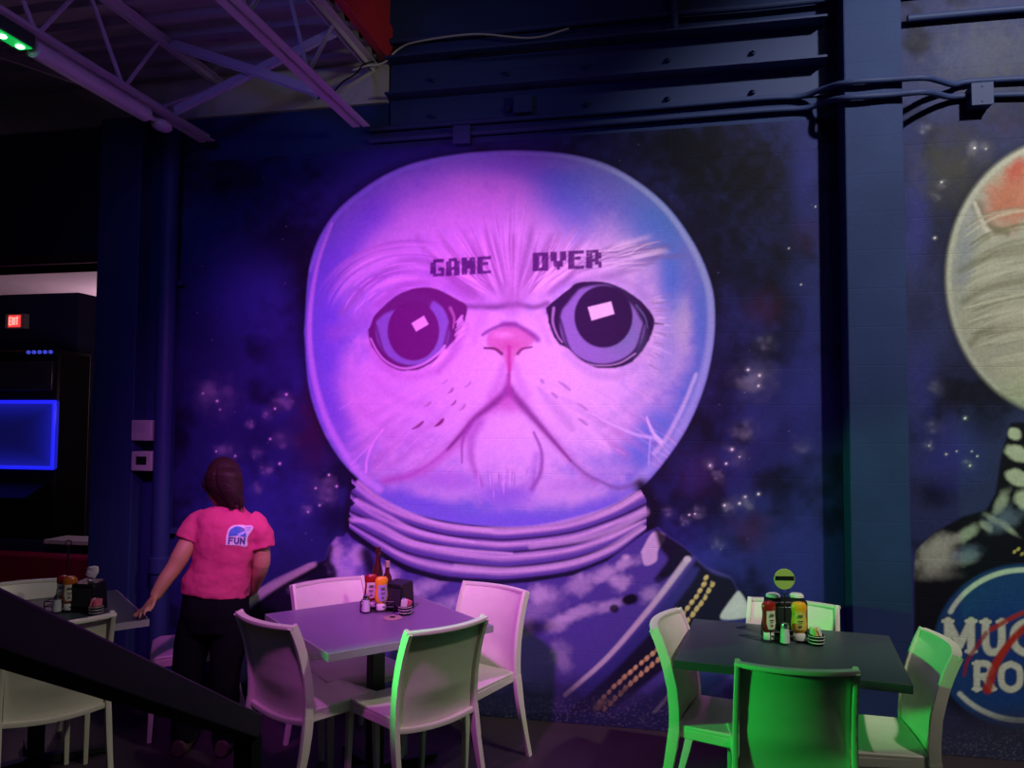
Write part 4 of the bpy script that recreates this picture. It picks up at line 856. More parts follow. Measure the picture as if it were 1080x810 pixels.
# ---------------------------------------------------------------- chairs
CW = .215
def back_y(z):   # side profile of the stile: leg splay, waist at the seat, lean at the top
    return float(np.interp(z, [0, .15, .30, .42, .50, .60, .70, .78, .84], [-.305, -.262, -.226, -.208, -.206, -.216, -.240, -.268, -.296]))
def stile_x(z): return float(np.interp(z, [0, .45, .84], [.222, .212, .205]))
def plan(x): return -.045*(1-(x/.205)**2)        # the back bows away from the sitter
def make_chair():
    t = thing('dining_chair', 'cream moulded plastic dining chair', 'chair')
    # seat
    bm = BM(); n = 11; m = 11; top = []; bot = []
    for i in range(n):
        v = i/(n-1); y = -.205+v*.405
        for j in range(m):
            u = j/(m-1)*2-1; w = .205+.022*v; x = u*w
            z = .452-.012*(1-u*u)*math.sin(math.pi*min(1, v*1.05))-(.022*max(0, (v-.86)/.14)**2)
            top.append(bm.verts.new((x, y, z))); bot.append(bm.verts.new((x, y, z-.020)))
    for i in range(n-1):
        for j in range(m-1):
            k = i*m+j
            bm.faces.new([top[k], top[k+1], top[k+m+1], top[k+m]]); bm.faces.new([bot[k], bot[k+m], bot[k+m+1], bot[k+1]])
    edge = [j for j in range(m)]+[i*m+m-1 for i in range(1, n)]+[(n-1)*m+j for j in range(m-2, -1, -1)]+[i*m for i in range(n-2, 0, -1)]
    for a, b in zip(edge, edge[1:]+edge[:1]): bm.faces.new([top[a], bot[a], bot[b], top[b]])
    obj('seat', bm, M_CHAIR, t, bevel=.006)
    bm = BM()
    for s in (-1, 1): bar(bm, (s*.192, -.20, .420), (s*.214, .185, .412), .026, .042)
    bar(bm, (-.21, .182, .412), (.21, .182, .412), .024, .042); bar(bm, (-.19, -.20, .42), (.19, -.20, .42), .02, .04)
    obj('seat_frame', bm, M_CHAIR, t, bevel=.005)
    # back panel
    bm = BM(); zs_ = np.linspace(.405, .826, 14); us = np.linspace(-1, 1, 13); fr = []; bk = []
    for z in zs_:
        for u in us:
            x = u*.196; zz = z
            if z < .46: zz = z-.016*(1-u*u)
            y = back_y(z)+plan(x)*smooth(.40, .58, z)*1.0
            fr.append(bm.verts.new((x, y+.006, zz))); bk.append(bm.verts.new((x, y-.004, zz)))
    nu = len(us)
    for i in range(len(zs_)-1):
        for j in range(nu-1):
            k = i*nu+j; bm.faces.new([fr[k], fr[k+1], fr[k+nu+1], fr[k+nu]]); bm.faces.new([bk[k], bk[k+nu], bk[k+nu+1], bk[k+1]])
    nn = len(zs_)
    edge = list(range(nu))+[i*nu+nu-1 for i in range(1, nn)]+[(nn-1)*nu+j for j in range(nu-2, -1, -1)]+[i*nu for i in range(nn-2, 0, -1)]
    for a, b in zip(edge, edge[1:]+edge[:1]): bm.faces.new([fr[a], bk[a], bk[b], fr[b]])
    obj('backrest', bm, M_CHAIR, t)
    # rim: stiles and bowed top rail
    bm = BM()
    for s in (-1, 1):
        P = [V3((s*stile_x(z), back_y(z)-.008, z)) for z in np.linspace(.40, .838, 12)]
        tube(bm, P, [(.011, .024)]*12, 8, (0, 1, 0), pw=5)
    P = [V3((x, back_y(.832)+plan(x)-.006, .832)) for x in np.linspace(-.212, .212, 15)]
    tube(bm, P, [(.019, .009)]*15, 8, (0, 0, 1), pw=5)
    P = [V3((x, back_y(.41)-.008-.012*(1-(x/.21)**2), .408-.018*(1-(x/.21)**2))) for x in np.linspace(-.205, .205, 11)]
    tube(bm, P, [(.014, .012)]*11, 8, (0, 0, 1), pw=4)
    obj('back_frame', bm, M_CHAIR, t)
    for s in (-1, 1):
        bm = BM(); zz = [.43, .36, .28, .2, .1, 0]
        tube(bm, [V3((s*stile_x(z), back_y(z)-.008, z)) for z in zz], [(.0125, .025), (.014, .025), (.014, .022), (.013, .019), (.0125, .016), (.012, .014)], 8, (0, 1, 0), pw=5); obj('leg', bm, M_CHAIR, t)
        bm = BM(); tube(bm, [V3((s*.206, .172, .43)), V3((s*.207, .180, .25)), V3((s*.208, .190, 0))], [(.015, .019), (.0135, .0165), (.011, .012)], 8, (0, 1, 0), pw=5); obj('leg', bm, M_CHAIR, t)
    return t
proto = make_chair(); used = [False]
def chair(lat0, dep0, lat1, dep1, face, label, group=None, z=0.):
    """two ends of the top of the backrest (lateral, depth); faces to the side of 'face' (lat, depth)"""
    o = proto if not used[0] else copy_tree(proto); used[0] = True
    a = LD(lat0, dep0); b = LD(lat1, dep1); d = (b-a).normalized(); n = V3((-d.y, d.x, 0)); fc = RH*face[0]+FH*face[1]
    if n.dot(fc) < 0: n = -n
    c = (a+b)/2+n*.292
    o.location = (c.x, c.y, z); o.rotation_euler = (0, 0, math.atan2(-n.x, n.y)); tag(o, label, 'chair', group); return o
SH = V3((-1.69, .06))
chair(-1.250, 3.655, -.935, 3.405, (.6, .8), 'violet-shaded cream plastic chair at the left corner of the purple lit table')
chair(-.428, 3.326, -.132, 3.582, (-.65, .76), 'cream plastic chair seen from behind in front of the purple lit table')
chair(-.262, 4.364, .083, 4.104, (-.6, -.8), 'cream plastic chair by the wall at the right of the purple lit table')
chair(-1.17, 4.23, -.85, 4.49, (.55, -.83), 'cream plastic chair mostly hidden behind the purple lit table')
chair(.633, 3.40, .80, 3.75, (.89, -.45), 'green-lit cream chair seen side on at the left of the slate table')
chair(.833, 2.94, 1.257, 2.847, (.21, .98), 'green-lit cream chair seen from behind at the front of the slate table')
chair(1.785, 3.42, 1.70, 3.03, (-1, .2), 'cream chair half lit green at the right of the slate table, beside the emblem')
chair(1.21, 4.0, 1.59, 3.82, (-.4, -.9), 'cream chair against the wall behind the slate table and condiments')
chair(-2.15, 3.35, -1.82, 3.62, (-.64, .77), 'cream plastic chair seen from behind at far left, crossed by the black handrail')
chair(-2.84, 4.14, -2.50, 4.38, (.55, -.83), 'cream chair on the far side of the dark table at far left')
chair(-1.487, 4.44, -1.647, 4.82, (-.93, -.36), 'cream chair behind the person in the pink shirt')

# ---------------------------------------------------------------- tables
def table(c, e1, w, dp, label, mt, me, hook=True):
    e = RH*e1[0]+FH*e1[1]; rz = math.atan2(e.y, e.x); p = LD(*c)
    t = thing('dining_table', label, 'table', p, rz)
    bm = BM(); box(bm, -w/2+.002, w/2-.002, -dp/2+.002, dp/2-.002, .715, .75); obj('tabletop', bm, mt, t, bevel=.003)
    bm = BM()
    for (x0_, x1_, y0_, y1_) in ((-w/2, w/2, -dp/2-.003, -dp/2+.003), (-w/2, w/2, dp/2-.003, dp/2+.003), (-w/2-.003, -w/2+.003, -dp/2, dp/2), (w/2-.003, w/2+.003, -dp/2, dp/2)): box(bm, x0_, x1_, y0_, y1_, .716, .749)
    obj('edge_band', bm, me, t)
    bm = BM(); box(bm, -.035, .035, -.035, .035, .03, .70); obj('column', bm, M_BLACK, t, bevel=.006)
    bm = BM(); bar(bm, (-.2, 0, .705), (.2, 0, .705), .05, .02); bar(bm, (0, -.2, .705), (0, .2, .705), .05, .02); obj('top_bracket', bm, M_BLACK, t)
    for k in range(4):
        a = k*math.pi/2; bm = BM(); bar(bm, (.03*math.cos(a), .03*math.sin(a), .035), (.34*math.cos(a), .34*math.sin(a), .022), .055, .04, w1=.045, h1=.022); tube(bm, [(.32*math.cos(a), .32*math.sin(a), 0), (.32*math.cos(a), .32*math.sin(a), .015)], .018, 10); obj('foot', bm, M_BLACK, t)
    if hook:
        bm = BM(); tube(bm, spl([(w/2-.035, dp*.30, .716), (w/2-.035, dp*.30, .690), (w/2-.02, dp*.30, .676), (w/2-.006, dp*.30, .688), (w/2-.006, dp*.30, .70)], 5), .004, 6, (0, 1, 0)); obj('bag_hook', bm, M_CHROME, t)
    return t
T2 = (-.66, 3.88); T1 = (-2.35, 3.94); T3 = (1.21, 3.446)
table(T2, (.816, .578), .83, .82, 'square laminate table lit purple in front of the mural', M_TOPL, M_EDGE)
table(T1, (.80, .60), .83, .82, 'dark square table at far left under the hand of the person', M_TOP, M_EDGE, False)
table(T3, (.943, -.332), .877, .723, 'slate grey table on the right with green-lit chairs around', M_TOP, M_EDGED, False)
TZ = .7505

# ---------------------------------------------------------------- condiments
def squeeze(px, py, dep_z, label, m, h=.165, rz=0., s=1., lab=M_LABEL):
    p = on_z(px, py, TZ+.012); t = thing('condiment_bottle', label, 'bottle', p, rz)
    bm = BM(); prof = [(.020, .030), (.026, .036), (.033, .050), (.035, .075), (.031, .105), (.031, .12), (.034, .140), (.033, .155), (.024, h), (.012, h+.003)]
    lathe(bm, [(a*s, b*s) for a, b in prof], seg=24, sx=1.0, sy=.62); obj('bottle_body', bm, m, t)
    bm = BM(); lathe(bm, [(.024*s, 0), (.026*s, .004*s), (.026*s, .026*s), (.021*s, .032*s)], seg=20, sx=1, sy=.72); obj('cap', bm, M_CAPW, t)
    bm = BM(); n = 9; lo = []; hi = []
    prs = [(.048, .0335), (.075, .0356), (.105, .0320), (.128, .0325)]; rows = []
    for z, r in prs:
        wd = .72 if z > .06 else .5
        rows.append([bm.verts.new((r*1.02*s*math.sin(a), -r*.62*1.03*s*math.cos(a), z*s)) for a in np.linspace(-wd, wd, n)])
    for a, b in zip(rows, rows[1:]):
        for k in range(n-1): bm.faces.new([a[k], a[k+1], b[k+1], b[k]])
    lb = obj('label_sticker', bm, lab, t)
    bm = BM()
    for z, w_, h_ in ((.110, .020, .010), (.088, .022, .004), (.078, .014, .003), (.064, .012, .008)): box(bm, -w_/2*s, w_/2*s, -.0245*s, -.0225*s, (z-h_/2)*s, (z+h_/2)*s)
    obj('label_print', bm, mat('label_ink', (.10, .12, .06), .6), t)
    return t
def shaker(px, py, label, h=.085):
    p = on_z(px, py, TZ+.008); t = thing('salt_shaker', label, 'shaker', p)
    bm = BM(); lathe(bm, [(.018, 0), (.021, .003), (.019, h*.5), (.0165, h*.72)], seg=14); obj('glass', bm, M_GLASS, t)
    bm = BM(); lathe(bm, [(.0175, h*.72), (.0180, h*.80), (.015, h*.94), (.006, h)], seg=14); obj('lid', bm, M_CHROME, t)
def napkins(px, py, rz, label, w=.12, d=.10, h=.14, paper=True):
    p = on_z(px, py, TZ+.006); t = thing('napkin_dispenser', label, 'napkin dispenser', p, rz)
    bm = BM(); v = [bm.verts.new(q) for q in ((-w/2, -d/2, 0), (w/2, -d/2, 0), (w/2, d/2, 0), (-w/2, d/2, 0), (-w/2, -d/2, h*.92), (w/2, -d/2, h*.92), (w/2*.94, d/2*.8, h), (-w/2*.94, d/2*.8, h))]
    for q in ((0, 3, 2, 1), (4, 5, 6, 7), (0, 1, 5, 4), (1, 2, 6, 5), (2, 3, 7, 6), (3, 0, 4, 7)): bm.faces.new([v[i] for i in q])
    obj('case', bm, M_BLKP, t, bevel=.008)
    bm = BM(); box(bm, -w*.40, w*.40, -d/2-.003, -d/2+.002, h*.18, h*.78); obj('face_plate', bm, mat('dispenser_face', (.022, .022, .026), .25), t, bevel=.003)
    if paper:
        bm = BM(); P = spl([(.0, 0, h*.97), (.002, 0, h+.02), (.014, 0, h+.045), (.012, 0, h+.07)], 4); tube(bm, P, [(.012, .010)]*4+[(.03, .016)]*4+[(.034, .012)]*4+[(.016, .006)], 10, (0, 1, 0)); obj('napkin', bm, M_PAPER, t)
    return t
def caddy(px, py, rz, w, d, label, hh=.25, disc=None, dm=M_LIDK):
    p = on_z(px, py, TZ); t = thing('condiment_caddy', label, 'caddy', p, rz)
    bm = BM(); box(bm, -w/2, w/2, -d/2, d/2, 0, .006); obj('tray', bm, M_BLACK, t, bevel=.003)
    bm = BM()
    for z in (.03, .055): tube(bm, [(-w/2, -d/2, z), (w/2, -d/2, z), (w/2, d/2, z), (-w/2, d/2, z), (-w/2, -d/2, z)], .0028, 6, (0, .01, 1))
    for x in (-1, 1):
        for y in (-1, 1): tube(bm, [(x*w/2, y*d/2, 0), (x*w/2, y*d/2, .055)], .003, 6)
    tube(bm, [(-w*.5, 0, .03), (w*.5, 0, .03)], .0025, 6)
    obj('wire_rail', bm, M_BLACK, t)
    bm = BM(); tube(bm, [(0, 0, 0), (0, 0, hh)], .004, 8); tube(bm, [(.016*math.cos(a), 0, hh+.016+.016*math.sin(a)) for a in np.linspace(-math.pi/2, 1.5*math.pi, 17)], .003, 6, (0, 1, 0)); obj('handle', bm, M_BLACK, t)
    if disc:
        bm = BM(); tube(bm, [(0, -.003, disc[1]), (0, .003, disc[1])], disc[0], 32, (0, 0, 1)); ds = obj('sign_disc', bm, dm, t, bevel=.001)
        bm = BM(); box(bm, -disc[0]*.9, disc[0]*.9, -.0048, -.003, disc[1]-.004, disc[1]+.014); obj('stripe', bm, M_BLKP, ds)
    return t
def packets(px, py, label, gl, cols, r=.034, h=.045, seed=1):
    p = on_z(px, py, TZ+.001); t = thing('packet_holder', label, 'packet holder', p)
    bm = BM(); lathe(bm, [(r*.8, 0), (r*.9, .002), (r, h), (r*.93, h), (r*.82, .008), (.004, .008)], seg=18); obj('bowl', bm, M_BLKP, t)
    bm = BM()
    for z in (.012, .026, .04): tube(bm, [((r*.93+z*.05)*math.cos(a), (r*.93+z*.05)*math.sin(a), z) for a in np.linspace(0, 2*math.pi, 19)], .0022, 6, (0, 0, 1))
    obj('rib', bm, M_GREYB, t)
    rd = random.Random(seed)
    for k, c in enumerate(cols):
        a = k*2*math.pi/len(cols); q = p+V3((r*.42*math.cos(a), r*.42*math.sin(a), h+.006))
        bm = BM(); box(bm, -.016, .016, -.0035, .0035, -.028, .026); o = obj('sweetener_packet', bm, c, loc=q, bevel=.002); o.rotation_euler = (rd.uniform(-.3, .3), rd.uniform(-.5, .5), rd.uniform(0, 3)); tag(o, gl, 'packet', gl)
# purple table
az2 = math.atan2((RH*.816+FH*.578).y, (RH*.816+FH*.578).x)
caddy(400, 643, YAW, .17, .13, 'black wire condiment caddy on the purple lit table', .27)
squeeze(391, 640, 0, 'dark red ketchup bottle in the caddy on the purple lit table', M_KETCH, rz=YAW+.2)
squeeze(402, 643, 0, 'yellow mustard bottle in the caddy on the purple lit table', M_MUST, rz=YAW+.5, lab=mat('violet_label', (.35, .28, .55), .5))
shaker(386, 645, 'glass salt shaker at the left front of the purple table caddy')
napkins(421, 642, YAW-.5, 'black napkin dispenser on the purple lit table', .12, .11, .145, False)
packets(427, 648, 'small dark bowl of packets before the napkin dispenser on the purple table', 'pink and white packets in the bowl on the purple table', [M_PINKP, M_PAPER, mat('pale_blue_packet', (.25, .35, .6), .6), M_PAPER], seed=2)
p = on_z(414, 652, TZ); t = thing('coaster', 'beige paper coaster in front of the condiments on the purple table', 'coaster', p)
bm = BM(); lathe(bm, [(.047, 0), (.048, .002), (.047, .004)], seg=28); obj('board', bm, M_BOARD, t)
bm = BM(); box(bm, -.012, .012, -.008, .008, .004, .008); obj('mark', bm, M_BLKP, t)
def tallbottle(px, py, h, label, cap=M_SAUCE):
    p = on_z(px, py, TZ+.007); t = thing('sauce_bottle', label, 'bottle', p)
    bm = BM(); lathe(bm, [(.024, 0), (.027, .006), (.027, h*.55), (.022, h*.65), (.012, h*.74), (.011, h*.86)], seg=18); obj('glass', bm, M_SAUCE, t)
    bm = BM(); lathe(bm, [(.014, h*.86), (.0145, h*.90), (.013, h)], seg=14); obj('cap', bm, cap, t)
    bm = BM(); lathe(bm, [(.0276, h*.12), (.0276, h*.48)], seg=18); obj('label_sticker', bm, mat('dark_label', (.10, .03, .035), .5), t)
tallbottle(398, 637, .30, 'tall brown sauce bottle at the back of the purple table caddy'); tallbottle(408, 638, .23, 'shorter brown sauce bottle beside the tall one on the purple table', mat('tan_cap', (.4, .3, .2), .5))
# far left table
caddy(70, 643, YAW, .15, .13, 'black wire condiment caddy on the dark table at far left', .32)
squeeze(66, 642, 0, 'dark red ketchup bottle in the caddy on the far left table', M_KETCH, rz=YAW)
squeeze(73, 643, 0, 'ketchup bottle with cream label in the far left caddy', mat('orange_sauce', (.45, .10, .01), .3), rz=YAW+.4)
shaker(60, 645, 'glass salt shaker in the far left caddy')
napkins(94, 643, YAW-.2, 'black napkin dispenser with a white napkin standing out of it', .135, .11, .15)
packets(101, 648, 'small bowl of pink packets on the far left table', 'pink packets in the bowl on the far left table', [M_PINKP, M_PINKP, M_PAPER, M_PINKP, M_PINKP], seed=3)
# slate table
caddy(828, 674, YAW-.02, .17, .13, 'condiment caddy with a round yellow-green disc on the slate table', .20, (.047, .268))
squeeze(811, 674, 0, 'red ketchup bottle with a white label in the slate table caddy', M_KETCH, rz=YAW+.3)
squeeze(843, 675, 0, 'yellow mustard bottle in the slate table caddy', M_MUST, rz=YAW-.1, lab=mat('gold_label', (.62, .48, .10), .5))
shaker(828, 678, 'pale salt shaker between ketchup and mustard on the slate table', .09)
napkins(828, 668, YAW, 'black napkin dispenser behind the bottles on the slate table', .19, .07, .165, False)
packets(861, 680, 'small ribbed bowl of packets right of the mustard on the slate table', 'pale packets in the ribbed bowl on the slate table', [M_PAPER, M_PAPER, M_CAPW, mat('yellow_packet', (.6, .45, .1), .6)], seed=4)
for px, c, l in ((817, M_CAPW, 'left'), (838, M_CAPW, 'right')):  # white caps of further bottles, set here without the bottles
    p = on_z(px, 668, TZ+.166); t = thing('bottle_cap', 'white bottle cap on the %s end of the slate table napkin dispenser' % l, 'bottle cap', V3((0, 0, .9165))+V3((on_z(828, 668, TZ).x, on_z(828, 668, TZ).y, 0))+RH*(.055 if l == 'right' else -.055))
    bm = BM(); lathe(bm, [(.022, 0), (.03, .003), (.031, .012), (.024, .018), (.004, .019)], seg=20); obj('lid', bm, c, t)
    bm = BM(); lathe(bm, [(.031, .002), (.033, .004), (.031, .006)], seg=20); obj('rim', bm, c, t)

# ---------------------------------------------------------------- handrail in the foreground
ra = at(-150, 585, .62); rb = at(-2, 664, .80); rc = at(262, 766, 1.9)
dirv = (rc-rb).normalized(); ra = rb-dirv*1.1
t = thing('stair_handrail', 'sloping black square steel handrail crossing the lower left foreground', 'handrail', (rc.x, rc.y, 0))
o0 = V3((rc.x, rc.y, 0))
bm = BM(); bar(bm, ra-o0, rc-o0+dirv*.03, .052, .056); obj('rail', bm, M_RAIL, t, bevel=.004)
bm = BM(); box(bm, -.024, .024, -.024, .024, 0, rc.z-.02); obj('post', bm, M_RAIL, t, bevel=.003)
bm = BM(); q = ra-o0; box(bm, q.x-.024, q.x+.024, q.y-.024, q.y+.024, 0, q.z); obj('post', bm, M_RAIL, t, bevel=.003)
for k, z in enumerate((0, 0)):
    q = (V3((0, 0, 0)), V3((ra.x-o0.x, ra.y-o0.y, 0)))[k]; bm = BM(); box(bm, q.x-.06, q.x+.06, q.y-.06, q.y+.06, 0, .010); obj('base_plate', bm, M_RAIL, t, bevel=.002)

# ---------------------------------------------------------------- the person at the far left table
PD = 4.10
def pp(px, py, off=0.): return at(px, py, PD+off)
K = PD/F
def remesh(o, vox, it=4, fac=.5):
    m = o.modifiers.new('remesh', 'REMESH'); m.mode = 'VOXEL'; m.voxel_size = vox; m.use_smooth_shade = True
    s = o.modifiers.new('smooth', 'SMOOTH'); s.iterations = it; s.factor = fac
    return o
def loft(bm, rows, seg=20, pw=2.3):
    """rows: (px, py, half width in px, half thickness in m, depth offset)"""
    tube(bm, [pp(r[0], r[1], r[4]) for r in rows], [(r[2]*K, r[3]) for r in rows], seg, tuple(FH), pw=pw)
    return bm
FEET = 443+F*H/PD
bm = BM()
loft(bm, [(226, 660, 30, .10, 0), (228, 640, 31, .115, 0), (229, 620, 28, .105, 0), (234, 603, 26, .095, 0), (237, 588, 27, .10, 0), (239, 570, 29, .105, 0), (240, 555, 31, .10, 0), (242, 546, 30, .085, 0), (243, 540, 20, .065, 0), (244, 534, 11, .055, 0)])
tube(bm, [pp(244, 540), pp(243, 530, .0), pp(240, 520, .01), pp(237, 512, .015)], [(.058, .055), (.050, .05), (.049, .05), (.05, .05)], 14, tuple(FH))
HC = pp(234, 509, .012)
fd = (-RH*.80+FH*.48-UP*.36).normalized(); hs = fd.cross(UP).normalized(); hu = hs.cross(fd).normalized()   # where the face looks, its side and its up
def hp(a, b, c): return HC+fd*a+hs*b+hu*c
RM = Matrix((fd, hs, hu)).transposed().to_4x4()
ball(bm, hp(-.012, 0, .022), (.098, .076, .098), 20, RM); ball(bm, hp(.028, 0, -.028), (.070, .060, .085), 18, RM); ball(bm, hp(.058, 0, -.090), (.030, .030, .024), 12, RM)
tube(bm, [hp(.088, 0, .012), hp(.106, 0, -.016), hp(.116, 0, -.034), hp(.098, 0, -.042)], [.009, .011, .013, .010], 10, tuple(hs))
for c in (-.062, -.072): tube(bm, [hp(.080, -.022, c), hp(.098, 0, c), hp(.080, .022, c)], [.005, .0075, .005], 8, tuple(hu))
tube(bm, [hp(.074, -.045, .018), hp(.090, -.015, .022), hp(.090, .015, .022), hp(.074, .045, .018)], [.008, .010, .010, .008], 8, tuple(hu))
for s in (-1, 1):
    ball(bm, hp(.078, s*.030, .002), (.013, .016, .010), 10, RM); tube(bm, [hp(-.004, s*.074, .022), hp(-.012, s*.083, .016), hp(-.010, s*.084, -.006), hp(.0, s*.078, -.024)], [.008, .010, .009, .006], 8, tuple(fd))
# left arm reaching down to the table top
TH = on_z(150, 651, .762)
el = pp(184, 598, -.10); wr = at(163, 630, 3.93)
tube(bm, spl([pp(214, 549, 0), pp(205, 560, -.02), pp(194, 580, -.07), el, (el+wr)/2+UP*.006, wr], 4), [.052]*3+[.050]*4+[.047]*4+[.044, .042, .041, .040]+[.039, .038, .036, .034]+[.031, .029]+[.028]*0, 14)
tip = on_z(146, 652, .760); hd = (tip-wr); sd = RH*.55-FH*.84; sd = (sd-hd*(sd.dot(hd)/hd.length_squared)).normalized(); pn = hd.cross(sd).normalized()
if pn.z < 0: pn = -pn
kn = wr+hd*.50
tube(bm, [wr-hd*.06, wr+hd*.15, wr+hd*.36, kn+hd*.04], [(.026, .019), (.031, .018), (.040, .017), (.041, .014)], 14, tuple(pn))
for k, (s, ln, sp) in enumerate(((-.031, .068, -.016), (-.010, .080, -.004), (.011, .076, .008), (.030, .060, .020))):
    a = kn+sd*s; d0 = hd.normalized(); b = a+d0*ln*.5+sd*sp*.5+pn*.010; c = a+d0*ln+sd*sp-UP*.006; c.z = max(c.z, .760)
    tube(bm, [a-d0*.02, a, (a+b)/2+pn*.004, b, (b+c)/2+pn*.002, c], [.0100, .0100, .0094, .0090, .0082, .0062], 8)
a = wr+hd*.16+sd*.026; b = a+hd.normalized()*.030+sd*.026; c = b+hd.normalized()*.034+sd*.004-UP*.016; tube(bm, [a-sd*.014, a, (a+b)/2, b, (b+c)/2, c], [.013, .012, .011, .0105, .0098, .007], 8)
# right arm bent in front of the hip
el2 = pp(275, 598, .03); wr2 = pp(266, 624, .13)
tube(bm, spl([pp(266, 551, 0), pp(272, 565, 0), pp(276, 582, .01), el2, (el2+wr2)/2, wr2], 4), [.050]*4+[.048]*4+[.046]*4+[.042, .041, .040, .038]+[.036, .034, .032, .030]+[.028], 14)
hd2 = (pp(252, 636, .17)-wr2); sd2 = hd2.cross(UP).normalized(); pn2 = sd2.cross(hd2).normalized()
tube(bm, [wr2-hd2*.1, wr2+hd2*.3, wr2+hd2*.9], [(.026, .018), (.034, .018), (.040, .015)], 12, tuple(pn2))
for k, (s, ln) in enumerate(((-.030, .055), (-.010, .066), (.010, .062), (.029, .050))):
    d0 = hd2.normalized(); a = wr2+hd2*.85+sd2*s; b = a+d0*ln*.55-pn2*.012; c = b+d0*ln*.25-pn2*.030
    tube(bm, [a-d0*.015, a, b, c], [.0098, .0098, .0088, .007], 8)
a = wr2+hd2*.3-sd2*.026; b = a+hd2.normalized()*.03-sd2*.022-pn2*.006; tube(bm, [a+sd2*.012, a, b, b+hd2.normalized()*.028-pn2*.012], [.0125, .0115, .0105, .007], 8)
# legs and feet
LL = [(209, 655, 16, .095, 0), (203, 680, 15, .085, 0), (198, 705, 12, .07, -.01), (196, 722, 11, .06, -.01), (195, 740, 11, .058, .01), (194, 765, 8, .045, .02), (193, FEET-6, 7.5, .04, .02)]
RL = [(243, 655, 16, .095, 0), (241, 680, 15, .085, 0), (238, 705, 12, .07, -.01), (237, 722, 11, .06, -.01), (237, 740, 11, .058, .01), (237, 765, 8, .045, .02), (238, FEET-6, 7.5, .04, .02)]
for L in (LL, RL):
    loft(bm, L, 14); q = L[-1]; c = pp(q[0], FEET-6, .02)
    tube(bm, [V3((c.x, c.y, .045))-FH*.05, V3((c.x, c.y, .045)), V3((c.x, c.y, .036))+FH*.09-RH*.02, V3((c.x, c.y, .024))+FH*.16-RH*.035], [(.03, .036), (.036, .042), (.042, .030), (.034, .016)], 12)
body = obj('person', bm, M_SKIN); remesh(body, .0075, 3)
tag(body, 'person in a bright pink t-shirt and black trousers seen from behind, hand on the table', 'person')
# shirt
bm = BM()
loft(bm, [(227, 626, 34.5, .135, 0), (228, 618, 34, .132, 0), (233, 604, 31.5, .118, 0), (236, 590, 31, .118, 0), (238, 575, 32.5, .122, 0), (240, 560, 34, .12, 0), (241, 551, 34.5, .108, 0), (242, 545, 31, .092, 0), (243, 540, 23, .078, 0), (244, 536, 15, .066, 0), (244, 534, 12, .06, 0)], 28, 2.4)
tube(bm, spl([pp(219, 547, 0), pp(209, 553, -.01), pp(203, 561, -.03), pp(197, 571, -.05)], 4), [.062]*4+[.066]*4+[.064]*4+[.066], 16)
tube(bm, spl([pp(262, 549, 0), pp(271, 556, 0), pp(276, 566, 0), pp(278, 577, .005)], 4), [.062]*4+[.064]*4+[.062]*4+[.064], 16)
shirt = obj('t_shirt', bm, M_SHIRT, body); remesh(shirt, .008, 4)
tx = bpy.data.textures.new('cloth_wrinkle', 'CLOUDS'); tx.noise_scale = .085; tx.noise_depth = 2
dm = shirt.modifiers.new('wrinkle', 'DISPLACE'); dm.texture = tx; dm.strength = .022; dm.mid_level = .5; dm.texture_coords = 'GLOBAL'
# trousers
bm = BM()
loft(bm, [(226, 664, 32.5, .125, 0), (227, 645, 34, .138, 0), (228, 628, 32.5, .128, 0), (229, 618, 31, .12, 0)], 24, 2.4)
for L in (LL, RL): loft(bm, [(q[0], q[1], q[2]+(2.6 if i < 3 else 3.6), q[3]+.016, q[4]) for i, q in enumerate(L)], 16, 2.3)
remesh(obj('trousers', bm, M_PANTS, body), .009, 4)
for L in (LL, RL):
    bm = BM(); c = pp(L[-1][0], FEET-6, .02)
    tube(bm, [V3((c.x, c.y, .046))-FH*.065, V3((c.x, c.y, .05))-FH*.02, V3((c.x, c.y, .044))+FH*.06-RH*.015, V3((c.x, c.y, .034))+FH*.14-RH*.03, V3((c.x, c.y, .026))+FH*.19-RH*.042], [(.030, .040), (.040, .046), (.046, .040), (.045, .031), (.026, .02)], 14, pw=2.6)
    obj('shoe', bm, M_SHOE, body)
# hair: cap and a bob of strands falling to the nape
bm = BM(); ball(bm, hp(-.026, 0, .026), (.100, .084, .104), 20, RM)
loft(bm, [(236, 500, 17.5, .085, -.01), (237, 510, 18, .088, -.01), (240, 520, 15.5, .075, -.012), (243, 528, 12, .055, -.02), (246, 534, 7, .035, -.03)], 16)
rd = random.Random(8)
for k in range(46):
    u = rd.uniform(-1, 1); x = 236+u*18; d = -.088*math.sqrt(max(0, 1-u*u*.9))+.0
    e = rd.uniform(0, 1); xe = 246+u*9+rd.uniform(-1.5, 3.5); ye = 530+rd.uniform(-3, 8)-(u < -.3)*7
    tube(bm, spl([pp(235+u*9, 489+abs(u)*3, d*.4), pp(x, 499, d*1.02-.004), pp(237+u*19, 511, d*1.06-.006), pp(242+u*14, 522, d*.95-.012), pp(xe, ye, d*.6-.03)], 4), [.007]*4+[.010]*4+[.011]*4+[.010, .009, .008, .006]+[.0015], 7)
for s0, x0, y0, x1, y1 in ((-.02, 219, 500, 216, 520), (.0, 221, 498, 221, 524), (.03, 217, 502, 214, 515)):
    tube(bm, spl([pp(x0+4, y0-6, s0), pp(x0, y0+4, s0-.02), pp(x1, y1, s0-.01)], 4), [.009]*4+[.011]*4+[.003], 7)
hr = obj('hair', bm, M_HAIR, body); remesh(hr, .0055, 1, .4)
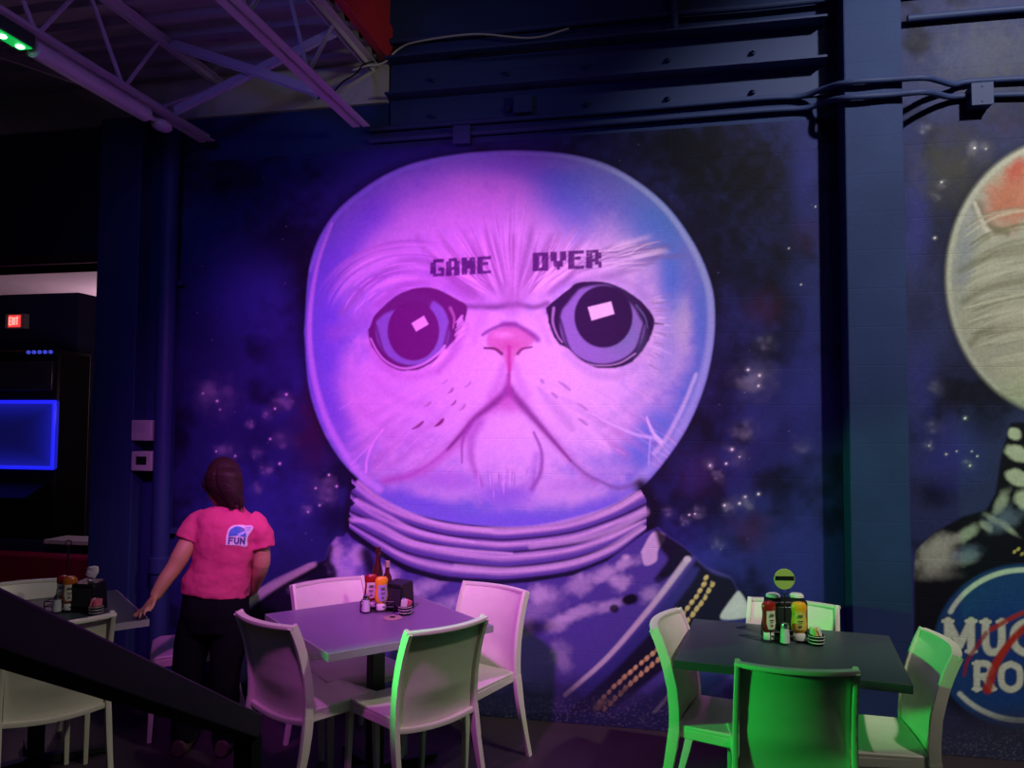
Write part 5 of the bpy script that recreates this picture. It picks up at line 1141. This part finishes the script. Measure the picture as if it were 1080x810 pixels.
# print on the back of the shirt
dg = bpy.context.evaluated_depsgraph_get(); ev = shirt.evaluated_get(dg)
U, V = np.meshgrid(np.linspace(232, 270, 150), np.linspace(549, 580, 122))
lg = Canvas(U, V, (.58, .055, .165)); WH = (.72, .70, .76); BLU = (.03, .16, .50)
OUT = [(238, 575), (238.5, 566), (241, 558), (246, 554.2), (253, 553.6), (260, 554.2), (266, 554.6), (267, 558), (262.5, 564), (261, 568), (260, 576.5), (250, 575.5)]
lg.poly(OUT, WH, 1, .35, idn=1); lg.poly([(241, 566), (242.5, 559.5), (247, 556), (252, 555.4), (257, 557.5), (259.3, 562), (258.5, 566.5), (250, 565)], BLU, 1, .4)
lg.stroke([(252, 564), (258, 561), (263.5, 557)], 1.4, .8, (.45, .52, .75), 1, .5); lg.stroke([(254, 559), (260, 556.8), (265.5, 556)], .6, .5, (.3, .12, .3), .7, .5)
for ch, x0 in (('F', 241.3), ('U', 247.4), ('N', 253.4)):
    st = {'F': [((0, 0), (0, 1)), ((0, .05), (.85, .05)), ((0, .5), (.7, .5))], 'U': [((0, 0), (0, .75), (.4, 1), (.8, .75), (.8, 0))], 'N': [((0, 1), (0, 0), (.8, 1), (.8, 0))]}[ch]
    for q in st:
        P_ = [(x0+a*4.7+(1-b)*.5, 567+b*6.2+(x0-241)*.04) for a, b in q]; lg.stroke(P_, .85, .85, (.05, .05, .22), 1, .4, sm=False)
lg.stroke([(239.5, 574.8), (250, 575), (259, 575.8)], .5, .5, (.5, .2, .4), .6, .5)
vs = []; ids = -np.ones(U.shape, int); cols = []
for i in range(U.shape[0]):
    for j in range(U.shape[1]):
        if lg.I[i, j] != 1: continue
        o_ = EYE; d_ = ray(U[i, j], V[i, j]).normalized(); ok, loc, nrm, _ = ev.ray_cast(o_, d_)
        if ok: ids[i, j] = len(vs); vs.append(loc+nrm*.0025); cols.append((*lg.C[i, j], 1))
fs = [(ids[i, j], ids[i, j+1], ids[i+1, j+1], ids[i+1, j]) for i in range(U.shape[0]-1) for j in range(U.shape[1]-1) if min(ids[i, j], ids[i, j+1], ids[i+1, j+1], ids[i+1, j]) >= 0]
me = bpy.data.meshes.new('shirt_print'); me.from_pydata([tuple(v) for v in vs], [], fs); a_ = me.color_attributes.new('ink', 'FLOAT_COLOR', 'POINT'); a_.data.foreach_set('color', np.array(cols, np.float32).ravel())
mp_ = mat('shirt_ink', (1, 1, 1), .6); vc = mp_.node_tree.nodes.new('ShaderNodeVertexColor'); vc.layer_name = 'ink'; mp_.node_tree.links.new(vc.outputs[0], mp_.node_tree.nodes['Principled BSDF'].inputs['Base Color'])
me.materials.append(mp_); po = bpy.data.objects.new('shirt_print', me); COL.objects.link(po); po.parent = shirt
